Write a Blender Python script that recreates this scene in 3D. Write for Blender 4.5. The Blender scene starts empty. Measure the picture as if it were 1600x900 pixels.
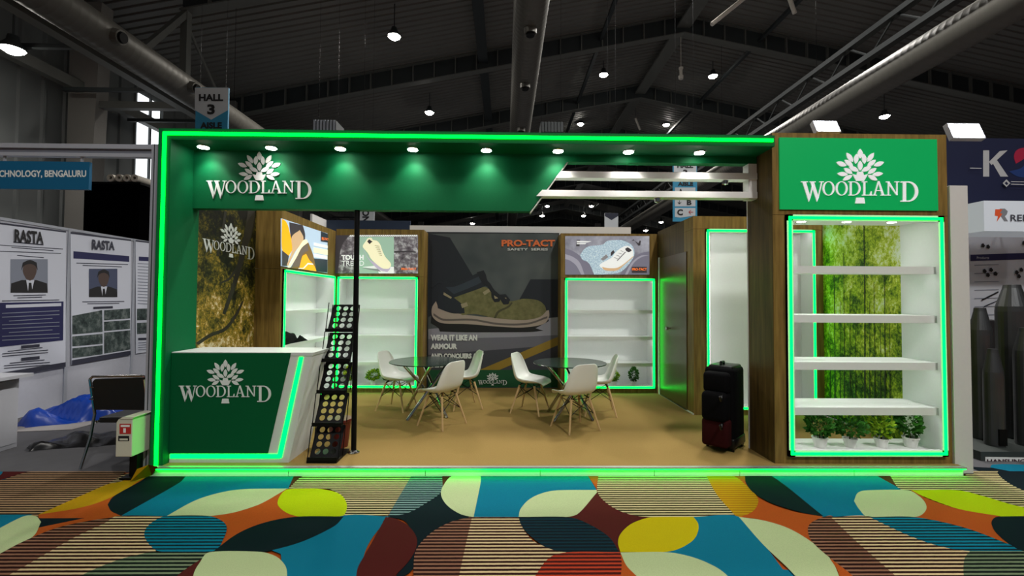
import bpy, bmesh, math, random
from mathutils import Vector, Matrix
random.seed(7)
C = bpy.context.scene.collection
SC = bpy.context.scene

# ------------------------------------------------------------------ camera, world, exposure
F_PX = 700.0; EYE = 1.7
YAW, PITCH, ROLL = math.radians(0.9), math.radians(1.5), 0.006
_f = Vector((math.sin(YAW)*math.cos(PITCH), math.cos(YAW)*math.cos(PITCH), math.sin(PITCH)))
_r = Vector((math.cos(YAW), -math.sin(YAW), 0)); _u = _r.cross(_f)
_R = _r*math.cos(ROLL)+_u*math.sin(ROLL); _U = _u*math.cos(ROLL)-_r*math.sin(ROLL)
CAM = Vector((0, 0, EYE))
cd = bpy.data.cameras.new('camera'); cam = bpy.data.objects.new('camera', cd); C.objects.link(cam)
cam.matrix_world = Matrix((( _R.x, _U.x, -_f.x, 0), (_R.y, _U.y, -_f.y, 0), (_R.z, _U.z, -_f.z, EYE), (0, 0, 0, 1)))
cd.sensor_fit = 'HORIZONTAL'; cd.sensor_width = 36; cd.lens = 36*F_PX/1600; cd.clip_end = 300; cd.clip_start = 0.05
SC.camera = cam
w = bpy.data.worlds.new('world'); SC.world = w; w.use_nodes = True
w.node_tree.nodes['Background'].inputs[0].default_value = (0.80, 0.90, 1.0, 1)
w.node_tree.nodes['Background'].inputs[1].default_value = 0.085
SC.view_settings.view_transform = 'Standard'; SC.view_settings.look = 'None'
SC.view_settings.gamma = 1; SC.view_settings.use_curve_mapping = False
SC.view_settings.exposure = 0.0
SC.cycles.use_denoising = True
SC.cycles.max_bounces = 6
LAMP_POWER = 2300

# ------------------------------------------------------------------ pixel rays -> points on known planes
def ray(x, y): return _f+_R*((x-800)/F_PX)-_U*((y-450)/F_PX)
class Plane:
    """axis plane; n = outward normal, rt = reading direction for print"""
    def __init__(s, ax, v, n, rt): s.ax, s.v, s.n, s.rt = ax, v, Vector(n), Vector(rt); s.up = Vector((0, 0, 1))
    def pt(s, x, y, off=0):
        d = ray(x, y); t = (s.v-CAM[s.ax])/d[s.ax]
        return CAM+d*t+s.n*off
def PY(v): return Plane(1, v, (0, -1, 0), (1, 0, 0))      # faces the aisle
def PXL(v): return Plane(0, v, (1, 0, 0), (0, 1, 0))      # wall facing +X
def PXR(v): return Plane(0, v, (-1, 0, 0), (0, -1, 0))    # wall facing -X
def G(x, y, z=0.0):
    d = ray(x, y); return CAM+d*((z-EYE)/d.z)

# ------------------------------------------------------------------ materials
def lin(c):
    return tuple(((v/255)/12.92 if v/255 <= 0.04045 else ((v/255+0.055)/1.055)**2.4) for v in c)
MATS = {}
def mat(name, c=(128, 128, 128), rough=0.6, metal=0.0, noise=0.0, nscale=30, emit=0.0, bump=0.0, spec=0.5, emitc=None):
    if name in MATS: return MATS[name]
    m = bpy.data.materials.new(name); m.use_nodes = True; nt = m.node_tree; b = nt.nodes['Principled BSDF']
    col = lin(c)+(1,)
    b.inputs['Base Color'].default_value = col
    b.inputs['Roughness'].default_value = rough; b.inputs['Metallic'].default_value = metal
    b.inputs['Specular IOR Level'].default_value = spec
    if noise or bump:
        tc = nt.nodes.new('ShaderNodeTexCoord'); nz = nt.nodes.new('ShaderNodeTexNoise')
        nz.inputs['Scale'].default_value = nscale; nz.inputs['Detail'].default_value = 4
        nt.links.new(tc.outputs['Object'], nz.inputs['Vector'])
    if noise:
        mx = nt.nodes.new('ShaderNodeMix'); mx.data_type = 'RGBA'
        mx.inputs[6].default_value = tuple(v*(1-noise) for v in col[:3])+(1,)
        mx.inputs[7].default_value = tuple(min(1, v*(1+noise)) for v in col[:3])+(1,)
        nt.links.new(nz.outputs['Fac'], mx.inputs[0]); nt.links.new(mx.outputs[2], b.inputs['Base Color'])
    if bump:
        bp = nt.nodes.new('ShaderNodeBump'); bp.inputs['Strength'].default_value = bump; bp.inputs['Distance'].default_value = 0.01
        nt.links.new(nz.outputs['Fac'], bp.inputs['Height']); nt.links.new(bp.outputs['Normal'], b.inputs['Normal'])
    if emit:
        b.inputs['Emission Color'].default_value = (lin(emitc) if emitc else col[:3])+(1,)
        b.inputs['Emission Strength'].default_value = emit
    MATS[name] = m; return m
def glow(name, rgb, s):
    if name in MATS: return MATS[name]
    m = bpy.data.materials.new(name); m.use_nodes = True; nt = m.node_tree
    nt.nodes.remove(nt.nodes['Principled BSDF']); e = nt.nodes.new('ShaderNodeEmission')
    e.inputs[0].default_value = tuple(rgb)+(1,); e.inputs[1].default_value = s
    nt.links.new(e.outputs[0], nt.nodes['Material Output'].inputs[0]); MATS[name] = m; return m
def ramp_mat(name, stops, scale=(1, 1, 1), detail=8, rough=0.6, kind='noise', emit=0.0, dist=0.0, nrough=0.6, coarse=0.0, zb=None):
    """procedural colour from stretched noise through a colour ramp"""
    if name in MATS: return MATS[name]
    m = bpy.data.materials.new(name); m.use_nodes = True; nt = m.node_tree; b = nt.nodes['Principled BSDF']
    tc = nt.nodes.new('ShaderNodeTexCoord'); mp = nt.nodes.new('ShaderNodeMapping'); mp.inputs['Scale'].default_value = scale
    nt.links.new(tc.outputs['Object'], mp.inputs[0])
    if kind == 'noise':
        t = nt.nodes.new('ShaderNodeTexNoise'); t.inputs['Scale'].default_value = 1; t.inputs['Detail'].default_value = detail
        t.inputs['Roughness'].default_value = nrough; t.inputs['Distortion'].default_value = dist; o = t.outputs['Fac']
    else:
        t = nt.nodes.new('ShaderNodeTexVoronoi'); t.inputs['Scale'].default_value = 1; o = t.outputs['Distance']
    nt.links.new(mp.outputs[0], t.inputs['Vector'])
    if coarse:
        t2 = nt.nodes.new('ShaderNodeTexNoise'); t2.inputs['Scale'].default_value = coarse; t2.inputs['Detail'].default_value = 3; nt.links.new(tc.outputs['Object'], t2.inputs['Vector'])
        ad = nt.nodes.new('ShaderNodeMix'); ad.inputs[0].default_value = 0.42; nt.links.new(o, ad.inputs[2]); nt.links.new(t2.outputs['Fac'], ad.inputs[3]); o = ad.outputs[0]
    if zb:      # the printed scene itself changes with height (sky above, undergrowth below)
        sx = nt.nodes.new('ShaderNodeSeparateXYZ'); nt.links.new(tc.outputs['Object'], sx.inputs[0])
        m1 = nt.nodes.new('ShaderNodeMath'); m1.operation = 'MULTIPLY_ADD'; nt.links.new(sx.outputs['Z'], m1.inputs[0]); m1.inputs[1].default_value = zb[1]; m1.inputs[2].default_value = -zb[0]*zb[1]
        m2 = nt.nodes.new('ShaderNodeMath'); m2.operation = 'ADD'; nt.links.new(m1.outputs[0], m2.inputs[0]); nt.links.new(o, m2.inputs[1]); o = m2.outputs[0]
    cr = nt.nodes.new('ShaderNodeValToRGB'); nt.links.new(o, cr.inputs[0])
    el = cr.color_ramp.elements
    while len(el) < len(stops): el.new(0.5)
    for e, (p, c) in zip(el, stops): e.position = p; e.color = lin(c)+(1,)
    nt.links.new(cr.outputs[0], b.inputs['Base Color']); b.inputs['Roughness'].default_value = rough; b.inputs['Specular IOR Level'].default_value = 0.25
    if emit: nt.links.new(cr.outputs[0], b.inputs['Emission Color']); b.inputs['Emission Strength'].default_value = emit
    MATS[name] = m; return m
STRIPE = 0.0417
def stripe(name, a, b_, duty=0.55):
    """carpet stripes that run across the aisle, woven into the pile"""
    if name in MATS: return MATS[name]
    m = bpy.data.materials.new(name); m.use_nodes = True; nt = m.node_tree; b = nt.nodes['Principled BSDF']
    g = nt.nodes.new('ShaderNodeNewGeometry'); sx = nt.nodes.new('ShaderNodeSeparateXYZ'); nt.links.new(g.outputs['Position'], sx.inputs[0])
    nz = nt.nodes.new('ShaderNodeTexNoise'); nz.inputs['Scale'].default_value = 25; nt.links.new(g.outputs['Position'], nz.inputs['Vector'])
    def mth(op, x, y):
        n = nt.nodes.new('ShaderNodeMath'); n.operation = op
        for i, v in enumerate((x, y)):
            if isinstance(v, (int, float)): n.inputs[i].default_value = v
            else: nt.links.new(v, n.inputs[i])
        return n.outputs[0]
    y = mth('ADD', sx.outputs['Y'], mth('MULTIPLY', nz.outputs['Fac'], 0.004))
    k = mth('GREATER_THAN', mth('FRACT', mth('DIVIDE', y, STRIPE), 0), duty)
    mx = nt.nodes.new('ShaderNodeMix'); mx.data_type = 'RGBA'; nt.links.new(k, mx.inputs[0])
    mx.inputs[6].default_value = lin([v*0.84 for v in b_])+(1,); mx.inputs[7].default_value = lin([v*0.84 for v in a])+(1,)
    nt.links.new(mx.outputs[2], b.inputs['Base Color']); b.inputs['Roughness'].default_value = 0.95; b.inputs['Specular IOR Level'].default_value = 0.1
    MATS[name] = m; return m
def glass(name, tint, gl=0.12):
    if name in MATS: return MATS[name]
    m = bpy.data.materials.new(name); m.use_nodes = True; nt = m.node_tree; nt.nodes.remove(nt.nodes['Principled BSDF'])
    t = nt.nodes.new('ShaderNodeBsdfTransparent'); t.inputs[0].default_value = lin(tint)+(1,)
    g = nt.nodes.new('ShaderNodeBsdfGlossy'); g.inputs['Roughness'].default_value = 0.03
    fr = nt.nodes.new('ShaderNodeFresnel'); fr.inputs[0].default_value = 1.45
    mx = nt.nodes.new('ShaderNodeMixShader'); nt.links.new(fr.outputs[0], mx.inputs[0])
    nt.links.new(t.outputs[0], mx.inputs[1]); nt.links.new(g.outputs[0], mx.inputs[2])
    nt.links.new(mx.outputs[0], nt.nodes['Material Output'].inputs[0]); MATS[name] = m; return m

WOOD = ramp_mat('oak_laminate', [(0.3, (96, 76, 36)), (0.52, (128, 103, 52)), (0.72, (148, 122, 66))], scale=(22, 22, 1.6), detail=5, rough=0.45)
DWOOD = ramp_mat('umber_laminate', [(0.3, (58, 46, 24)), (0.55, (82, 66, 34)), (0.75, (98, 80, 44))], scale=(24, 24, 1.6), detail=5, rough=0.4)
WHITE = mat('white_laminate', (226, 226, 224), 0.45, noise=0.02, nscale=6)
WHITE2 = mat('white_vinyl_print', (226, 228, 226), 0.5)
SHELFW = mat('shelf_white', (222, 226, 224), 0.5, noise=0.03, nscale=40)
GREEN = mat('green_laminate', (0, 90, 50), 0.6, noise=0.10, nscale=60, spec=0.15)
GREENC = mat('green_counter_panel', (0, 82, 45), 0.6, noise=0.06, nscale=60, spec=0.15)
BLACK = mat('black_metal', (7, 7, 8), 0.45, noise=0.1, spec=0.15)
BLACKF = mat('black_fabric', (6, 6, 8), 0.85, noise=0.2, nscale=120, bump=0.2, spec=0.08)
CHROME = mat('chrome', (200, 200, 200), 0.12, 1.0)
ALU = mat('aluminium', (176, 180, 190), 0.4, 0.35, noise=0.05)
STEEL = mat('painted_steel', (96, 98, 94), 0.55, noise=0.12, nscale=3)
STEELD = mat('dark_steel', (44, 50, 52), 0.6, noise=0.15, nscale=3)
LED = glow('green_led', (0.0, 1.0, 0.02), 7.0)
LED2 = glow('mint_green_led', (0.0, 1.0, 0.045), 7.0)
WLED = glow('white_shelf_led', (1.0, 1.0, 0.97), 10.0)
SPOTG = glow('spotlight_lens', (1.0, 0.97, 0.92), 40)
BAYG = glow('high_bay_lens', (1.0, 0.95, 0.86), 60)
FLOODG = glow('floodlight_lens', (0.95, 0.98, 1.0), 60)

# ------------------------------------------------------------------ mesh helpers
W = {}          # world matrix of every root / part while building
def root(name, loc, label=None, cat=None, group=None, kind=None, rz=0):
    o = bpy.data.objects.new(name, None); C.objects.link(o); o.empty_display_size = 0.1
    o.location = loc; o.rotation_euler = (0, 0, rz)
    W[o.name] = Matrix.Translation(loc) @ Matrix.Rotation(rz, 4, 'Z')
    tag(o, label, cat, group, kind); return o
def tag(o, label=None, cat=None, group=None, kind=None):
    if label: o['label'] = label
    if cat: o['category'] = cat
    if group: o['group'] = group
    if kind: o['kind'] = kind
    return o
def catmull(pts, n=6, ang=55):
    """closed smooth outline; sharp turns stay corners"""
    k = len(pts); P = [Vector((p[0], p[1])) for p in pts]; cor = []
    for i in range(k):
        a, b = P[i]-P[i-1], P[(i+1) % k]-P[i]
        cor.append(a.length < 1e-6 or b.length < 1e-6 or math.degrees(abs(a.angle_signed(b, 0))) > ang)
    out = []
    for i in range(k):
        p1, p2 = P[i], P[(i+1) % k]
        p0 = P[i-1] if not cor[i] else p1-(p2-p1); p3 = P[(i+2) % k] if not cor[(i+1) % k] else p2+(p2-p1)
        d = (p2-p1).length; m1 = (p2-p0)*0.5; m2 = (p3-p1)*0.5
        for m in (m1, m2):
            if m.length > d*1.2: m *= d*1.2/m.length
        for j in range(n):
            t = j/n
            q = (2*t**3-3*t**2+1)*p1+(t**3-2*t**2+t)*m1+(-2*t**3+3*t**2)*p2+(t**3-t**2)*m2
            out.append((q.x, q.y))
    return out
class MB:
    def __init__(s): s.v = []; s.f = []; s.m = []; s.mats = []
    def mi(s, m):
        if m not in s.mats: s.mats.append(m)
        return s.mats.index(m)
    def add(s, vs, fs, m):
        b = len(s.v); s.v += [tuple(p) for p in vs]; k = s.mi(m)
        for f in fs: s.f.append([b+i for i in f]); s.m.append(k)
        return s
    def poly(s, pts, m): return s.add(pts, [list(range(len(pts)))], m)
    def box(s, x0, x1, y0, y1, z0, z1, m):
        vs = [(x, y, z) for z in (z0, z1) for y in (y0, y1) for x in (x0, x1)]
        return s.add(vs, [(0, 2, 3, 1), (4, 5, 7, 6), (0, 1, 5, 4), (2, 6, 7, 3), (0, 4, 6, 2), (1, 3, 7, 5)], m)
    def obox(s, B, x0, x1, d0, d1, z0, z1, m):
        """box in a frame B=(O,X,D): X along the front, D into the depth"""
        O, X, D = B; up = Vector((0, 0, 1))
        vs = [O+X*x+D*d+up*z for z in (z0, z1) for d in (d0, d1) for x in (x0, x1)]
        fs = [(0, 2, 3, 1), (4, 5, 7, 6), (0, 1, 5, 4), (2, 6, 7, 3), (0, 4, 6, 2), (1, 3, 7, 5)]
        if X.cross(D).z < 0: fs = [f[::-1] for f in fs]
        return s.add(vs, fs, m)
    def prism(s, pts, d, m):
        """outline (3D points) pushed along vector d"""
        n = len(pts); a = [Vector(p) for p in pts]; b = [p+d for p in a]
        nn = Vector((0, 0, 0))
        for i in range(n): nn += a[i].cross(a[(i+1) % n])
        if nn.dot(d) > 0: a, b = a[::-1], b[::-1]
        return s.add(a+b, [list(range(n)), list(range(2*n-1, n-1, -1))]+[(i, n+i, n+(i+1) % n, (i+1) % n) for i in range(n)], m)
    def tube(s, p0, p1, r0, m, r1=None, n=10, cap=True):
        p0, p1 = Vector(p0), Vector(p1); r1 = r0 if r1 is None else r1
        d = (p1-p0).normalized(); a = d.orthogonal().normalized(); b = d.cross(a); vs = []
        for p, r in ((p0, r0), (p1, r1)):
            for i in range(n):
                t = 2*math.pi*i/n; vs.append(p+(a*math.cos(t)+b*math.sin(t))*r)
        fs = [(i, (i+1) % n, n+(i+1) % n, n+i) for i in range(n)]
        if cap: fs += [list(range(n-1, -1, -1)), list(range(n, 2*n))]
        return s.add(vs, fs, m)
    def path(s, pts, r, m, n=8):
        for a, b in zip(pts, pts[1:]): s.tube(a, b, r, m, n=n)
        return s
    def lathe(s, c, prof, m, n=24, sx=1, sy=1):
        c = Vector(c); vs = []; k = len(prof)
        for r, z in prof:
            for i in range(n):
                t = 2*math.pi*i/n; vs.append((c.x+r*sx*math.cos(t), c.y+r*sy*math.sin(t), c.z+z))
        fs = [(j*n+i, j*n+(i+1) % n, (j+1)*n+(i+1) % n, (j+1)*n+i) for j in range(k-1) for i in range(n)]
        if prof[0][0] > 1e-5: fs.append(list(range(n-1, -1, -1)))
        if prof[-1][0] > 1e-5: fs.append([(k-1)*n+i for i in range(n)])
        return s.add(vs, fs, m)
    def build(s, name, parent=None, smooth=False, label=None, cat=None, group=None, kind=None, bevel=0, origin=None):
        me = bpy.data.meshes.new(name)
        if parent is not None:
            M = W[parent.name]; inv = M.inverted(); vs = [inv @ Vector(p) for p in s.v]; loc = None
        else:
            xs = [p[0] for p in s.v]; ys = [p[1] for p in s.v]; zs = [p[2] for p in s.v]
            loc = Vector(origin) if origin else Vector(((min(xs)+max(xs))/2, (min(ys)+max(ys))/2, min(zs)))
            M = Matrix.Translation(loc); vs = [Vector(p)-loc for p in s.v]
        me.from_pydata(vs, [], s.f)
        for m in s.mats: me.materials.append(m)
        me.polygons.foreach_set('material_index', s.m)
        if smooth: me.polygons.foreach_set('use_smooth', [True]*len(me.polygons))
        me.update()
        o = bpy.data.objects.new(name, me); C.objects.link(o)
        if parent is not None: o.parent = parent
        else: o.location = loc
        W[o.name] = M
        if bevel:
            bv = o.modifiers.new('bevel', 'BEVEL'); bv.width = bevel; bv.segments = 2; bv.limit_method = 'ANGLE'
        return tag(o, label, cat, group, kind)
def copy_tree(o, parent=None):
    c = o.copy(); C.objects.link(c)
    if parent is not None: c.parent = parent
    for ch in list(o.children): copy_tree(ch, c)
    return c
def copy_thing(o, loc, rz, label=None, group=None):
    c = copy_tree(o); c.location = loc; c.rotation_euler = (0, 0, rz)
    if label: c['label'] = label
    if group: c['group'] = group
    return c

# flat print on a plane; items = [(material, [(px,py)..], smooth)]
def print_on(mb, pl, items, off=0.0012, step=0.0005):
    for k, it in enumerate(items):
        m, pts = it[0], it[1]
        if len(it) > 2 and it[2]: pts = catmull(pts)
        p3 = [pl.pt(x, y, off+k*step) for x, y in pts]
        nn = Vector((0, 0, 0))
        for i in range(len(p3)): nn += p3[i].cross(p3[(i+1) % len(p3)])
        if nn.dot(pl.n) < 0: p3 = p3[::-1]
        mb.poly(p3, m)
    return mb
_tc = {}
def text_geo(body, bold=0.0):
    if (body, bold) in _tc: return _tc[(body, bold)]
    cu = bpy.data.curves.new('t', 'FONT'); cu.body = body; cu.size = 1; cu.offset = bold; cu.resolution_u = 3
    o = bpy.data.objects.new('t', cu); C.objects.link(o); bpy.context.view_layer.update()
    dg = bpy.context.evaluated_depsgraph_get(); me = bpy.data.meshes.new_from_object(o.evaluated_get(dg))
    vs = [v.co.copy() for v in me.vertices]; fs = [list(p.vertices) for p in me.polygons]
    x0 = min(v.x for v in vs); x1 = max(v.x for v in vs); y0 = min(v.y for v in vs); y1 = max(v.y for v in vs)
    vs = [((v.x-x0)/(x1-x0), (v.y-y0)/(y1-y0)) for v in vs]
    bpy.data.objects.remove(o); bpy.data.curves.remove(cu); bpy.data.meshes.remove(me)
    _tc[(body, bold)] = (vs, fs); return vs, fs
def text_px(mb, pl, body, x0, y0, x1, y1, m, bold=0.02, off=0.006, rot=0, y0r=None, y1r=None):
    """lettering fitted in a pixel box (bottom y1); y0r,y1r = top/bottom at the other end"""
    vs, fs = text_geo(body, bold); y0r = y0 if y0r is None else y0r; y1r = y1 if y1r is None else y1r
    a, b, c, d = pl.pt(x0, y1, off), pl.pt(x1, y1r, off), pl.pt(x1, y0r, off), pl.pt(x0, y0, off)
    out = []
    for u, v in vs:
        if rot == 90: u, v = v, 1-u
        out.append((a*(1-u)+b*u)*(1-v)+(d*(1-u)+c*u)*v)
    return mb.add(out, fs, m)

# the serif word mark and the tree emblem as outlines in a unit frame (x 0..1, y down)
def word_mark():
    P = []
    def S(x): return (x-318)/825.0
    def T(y): return (y-145)/825.0
    def q(*pts): P.append([(S(x), T(y)) for x, y in pts])
    def serif(x0, x1, y, h=6): q((x0, y), (x1, y), (x1, y+h), (x0, y+h))
    def bowl(cx, cy, rx, ry, tx, ty, a0, a1, n=22):
        for i in range(n):
            t0, t1 = [math.radians(a0+(a1-a0)*k/n) for k in (i, i+1)]
            q(*[(cx+(rx-e*tx)*math.cos(t), cy+(ry-e*ty)*math.sin(t)) for t, e in ((t0, 0), (t1, 0), (t1, 1), (t0, 1))])
    # W
    q((328, 378), (352, 378), (384, 488), (372, 517)); q((372, 517), (384, 488), (404, 405), (396, 392))
    q((384, 378), (408, 378), (441, 488), (429, 517)); q((429, 517), (441, 488), (467, 378), (459, 378))
    serif(317, 366, 374); serif(378, 420, 374); serif(446, 478, 374)
    for cx in (511, 603): bowl(cx, 423, 42, 50, 13, 5, 0, 360, 30)
    # D small
    q((660, 380), (673, 380), (673, 468), (660, 468)); serif(650, 690, 374); serif(650, 690, 467)
    bowl(690, 423, 46, 49, 13, 6, -90, 90)
    # L
    q((756, 380), (769, 380), (769, 468), (756, 468)); serif(746, 782, 374); serif(746, 814, 467); q((808, 444), (814, 444), (814, 470), (800, 470))
    # A
    q((858, 372), (866, 372), (838, 470), (830, 470)); q((858, 372), (868, 372), (902, 470), (886, 470)); serif(846, 888, 436, 5)
    serif(818, 850, 467); serif(876, 914, 467)
    # N
    q((928, 380), (936, 380), (936, 468), (928, 468)); q((920, 376), (938, 376), (996, 470), (988, 470)); q((988, 380), (996, 380), (996, 470), (988, 470))
    serif(914, 940, 374); serif(976, 1008, 374); serif(918, 948, 467)
    # D large
    q((1034, 380), (1056, 380), (1056, 510), (1034, 510)); serif(1018, 1080, 374, 8); serif(1018, 1080, 508, 8)
    bowl(1072, 445, 70, 71, 22, 8, -90, 90)
    q((706, 488), (760, 488), (767, 528), (698, 528))
    return P
def emblem():
    P = []
    def S(x): return (x-318)/825.0
    def T(y): return (y-145)/825.0
    def leaf(x0, y0, x1, y1, w):
        a, b = Vector((x0, y0)), Vector((x1, y1)); d = b-a; n = Vector((-d.y, d.x)).normalized()*w
        pr = [(0, 0), (0.18, 0.62), (0.42, 1), (0.62, 0.95), (0.84, 0.55), (1, 0)]
        L = [a+d*t+n*k for t, k in pr]+[a+d*t-n*k for t, k in pr[-2:0:-1]]
        P.append([(S(p.x), T(p.y)) for p in L])
    leaf(733, 212, 733, 145, 18); leaf(733, 298, 733, 228, 17)
    for s in (1, -1):
        def lf(x0, y0, x1, y1, w): leaf(733+s*(x0-733), y0, 733+s*(x1-733), y1, w)
        lf(702, 250, 708, 180, 16); lf(682, 236, 637, 172, 16); lf(636, 264, 566, 238, 16); lf(682, 268, 624, 222, 16)
        lf(722, 302, 655, 270, 16); lf(678, 320, 619, 280, 15); lf(646, 326, 572, 318, 15); lf(678, 330, 612, 366, 15)
    P.append([(S(x), T(y)) for x, y in [(680, 322), (708, 330), (714, 306), (752, 306), (758, 330), (786, 322), (772, 350), (760, 370), (706, 370), (694, 350)]])
    return P
MARK, EMB = word_mark(), emblem()
LOGO_H = (528-145)/825.0
def logo(parent, pl, x0, x1, ytop, ybot, m, ytop_r=None, ybot_r=None, thick=0.008):
    """logo fitted to the picture box on the plane; letters and emblem raised a few millimetres"""
    ytop_r = ytop if ytop_r is None else ytop_r; ybot_r = ybot if ybot_r is None else ybot_r
    d, c, a, b = pl.pt(x0, ytop, 0.001), pl.pt(x1, ytop_r, 0.001), pl.pt(x0, ybot, 0.001), pl.pt(x1, ybot_r, 0.001)
    def place(u, v): v = v/LOGO_H; return (d*(1-u)+c*u)*(1-v)+(a*(1-u)+b*u)*v
    for nm, polys in (('lettering', MARK), ('tree_emblem', EMB)):
        mb = MB()
        for p in polys: mb.prism([place(u, v) for u, v in p], pl.n*thick, m)
        mb.build(nm, parent)

# ================================================================== THE HALL
XL, XRR, YF, YB = -13.2, 29.4, -6.0, 76.0
RX, RZ, SL = 8.1, 14.8, 0.2                       # ridge position, height, roof slope
def roof_z(x): return RZ-SL*abs(x-RX)
CONC = mat('grey_hall_floor', (74, 74, 78), 0.8, noise=0.18, nscale=8)
MB().box(XL, XRR, YF, YB, -0.2, -0.002, CONC).build('floor', kind='structure', label='dull grey hall floor beyond the patterned aisle carpet')

# roof sheeting with pressed ribs that follow the slope
SHEET = mat('roof_sheet', (104, 104, 100), 0.55, noise=0.15, nscale=0.6)
mb = MB(); prof = []; y = 6.0
while y < YB: prof += [(y, 0.0), (y+0.20, 0.0), (y+0.225, 0.055), (y+0.285, 0.055)]; y += 0.31
for x0, x1 in ((XL, RX), (RX, XRR)):
    vs = []
    for y, h in prof: vs += [(x0, y, roof_z(x0)+h), (x1, y, roof_z(x1)+h)]
    mb.add(vs, [(2*i, 2*i+1, 2*i+3, 2*i+2) for i in range(len(prof)-1)], SHEET)
for x0, x1 in ((XL, RX), (RX, XRR)):
    mb.add([(x0, 6, roof_z(x0)), (x1, 6, roof_z(x1)), (x1, YF, roof_z(x1)), (x0, YF, roof_z(x0))], [(0, 1, 2, 3)], SHEET)
mb.build('ceiling', kind='structure', label='dark ribbed metal roof sheeting of the exhibition hall')
# walls
WSH = mat('wall_sheet', (98, 102, 102), 0.6, noise=0.1, nscale=1)
mb = MB(); prof = []; y = YF
while y < YB: prof += [(y, 0.0), (y+0.5, 0.0), (y+0.53, 0.06), (y+0.6, 0.06)]; y += 0.63
mb.add([p for y, h in prof for p in ((XL+h, y, 0), (XL+h, y, roof_z(XL)))], [(2*i, 2*i+1, 2*i+3, 2*i+2) for i in range(len(prof)-1)], WSH)
mb.build('wall_left', kind='structure', label='ribbed metal side wall of the hall')
mb = MB(); mb.add([p for y, h in prof for p in ((XRR-h, y, 0), (XRR-h, y, roof_z(XRR)))], [(2*i, 2*i+2, 2*i+3, 2*i+1) for i in range(len(prof)-1)], WSH)
mb.build('wall_right', kind='structure', label='ribbed metal wall on the far side of the hall')
MB().poly([(XL, YB-1, 0), (XRR, YB-1, 0), (XRR, YB-1, roof_z(XRR)), (RX, YB-1, RZ), (XL, YB-1, roof_z(XL))], mat('end_wall', (62, 68, 72), 0.8)).build('wall_back', kind='structure', label='dark gable end wall far down the hall')
# tall daylight window in the side wall
DAY = glow('daylight_pane', (0.93, 0.97, 1.0), 1.6)
wl = root('window_1', (XL+0.07, 16.6, 1.5), 'tall bright daylight window in the ribbed side wall', None, None, 'structure')
for a, b in ((1.5, 3.9), (3.95, 6.9), (6.95, 8.1), (8.4, 9.0)): MB().box(XL+0.05, XL+0.09, 16.0, 17.0, a, b, DAY).build('pane', wl)
fm = MB()
for z in (3.92, 6.92, 8.25): fm.box(XL+0.05, XL+0.16, 15.95, 17.05, z-0.05, z+0.05, STEELD)
fm.box(XL+0.05, XL+0.16, 16.47, 16.53, 1.5, 9.0, STEELD); fm.build('window_frame', wl)

# rafters: plate girders with stiffeners
RAFY = [13.5+6.6*k for k in range(9)]
for k, y in enumerate(RAFY):
    r = root('roof_rafter', (RX, y, RZ-0.85), 'steel plate girder rafter under the hall roof', None, 'rafters of the hall roof', 'structure')
    wb, fl, st = MB(), MB(), MB()
    for s, xe in ((-1, XL+3.4 if k == 0 else XL), (1, XRR)):
        p = [(RX, RZ-0.06), (xe, roof_z(xe)-0.06), (xe, roof_z(xe)-0.86), (RX, RZ-0.86)]
        wb.prism([(x, y-0.02, z) for x, z in p], Vector((0, 0.04, 0)), STEELD)
        for dz in (0.0, -0.82):
            q = [(RX, RZ-0.04+dz), (xe, roof_z(xe)-0.04+dz), (xe, roof_z(xe)-0.085+dz), (RX, RZ-0.085+dz)]
            fl.prism([(x, y-0.17, z) for x, z in q], Vector((0, 0.34, 0)), STEEL)
        x = RX+s*0.9
        while (x-xe)*s < 0:
            st.box(x-0.025, x+0.025, y-0.15, y+0.15, roof_z(x)-0.84, roof_z(x)-0.1, STEEL); x += s*0.95
    wb.build('web_plate', r); fl.build('flange', r); st.build('stiffener', r, kind='stuff')
# purlins and long beams that run down the hall
def long_beam(x, z, w_, h, m, lab, y0=6.5, y1=YB-2, name='roof_beam', group=None):
    return MB().box(x-w_/2, x+w_/2, y0, y1, z-h/2, z+h/2, m).build(name, kind='structure', label=lab, group=group)
long_beam(RX, RZ-0.55, 0.62, 0.1, STEEL, 'broad pale ridge plate running along the hall roof')
long_beam(-1.05, roof_z(-1.05)-0.5, 0.42, 0.12, STEELD, 'broad dark strip beam under the roof beside the overhead duct')
for x in (4.3, 11.6, 15.2):
    long_beam(x, roof_z(x)-0.45, 0.16, 0.14, STEELD, 'thin dark services rail under the roof', group='services rails under the roof')
long_beam(-9.7, 7.45, 0.26, 0.24, STEEL, 'pale steel longitudinal tie beam under the flank roof', y0=3)
long_beam(-12.6, 7.9, 0.24, 0.3, STEEL, 'steel eaves beam along the ribbed wall', y0=3)
TRS = mat('blackish_steel', (26, 30, 31), 0.7)  # even near-black steel colour for the lattice girder
tr = root('roof_truss', (10.0, 7, 8.3), 'dark lattice girder running beside the silver duct', None, None, 'structure')
for z in (8.35, 9.0): MB().box(9.75, 9.95, 7, YB-2, z-0.07, z+0.07, TRS).build('chord', tr)
y = 7.0
while y < 45:
    MB().tube((9.85, y, 8.35), (9.85, y+0.8, 9.0), 0.03, TRS, n=6).tube((9.85, y+0.8, 9.0), (9.85, y+1.6, 8.35), 0.03, TRS, n=6).build('lattice_bar', tr); y += 1.6
y = 6.2
while y < 33:
    MB().box(-12.6, -9.7, y-0.05, y+0.05, 7.56, 7.66, STEELD).build('roof_tie', kind='structure', label='thin cross tie between the eaves beam and the tie beam', group='cross ties of the flank roof'); y += 2.2
MB().box(-12.8, -9.7, 13.4, 13.6, 7.35, 7.55, STEEL).build('roof_strut', kind='structure', label='stout cross strut of the flank roof at the column')
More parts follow.
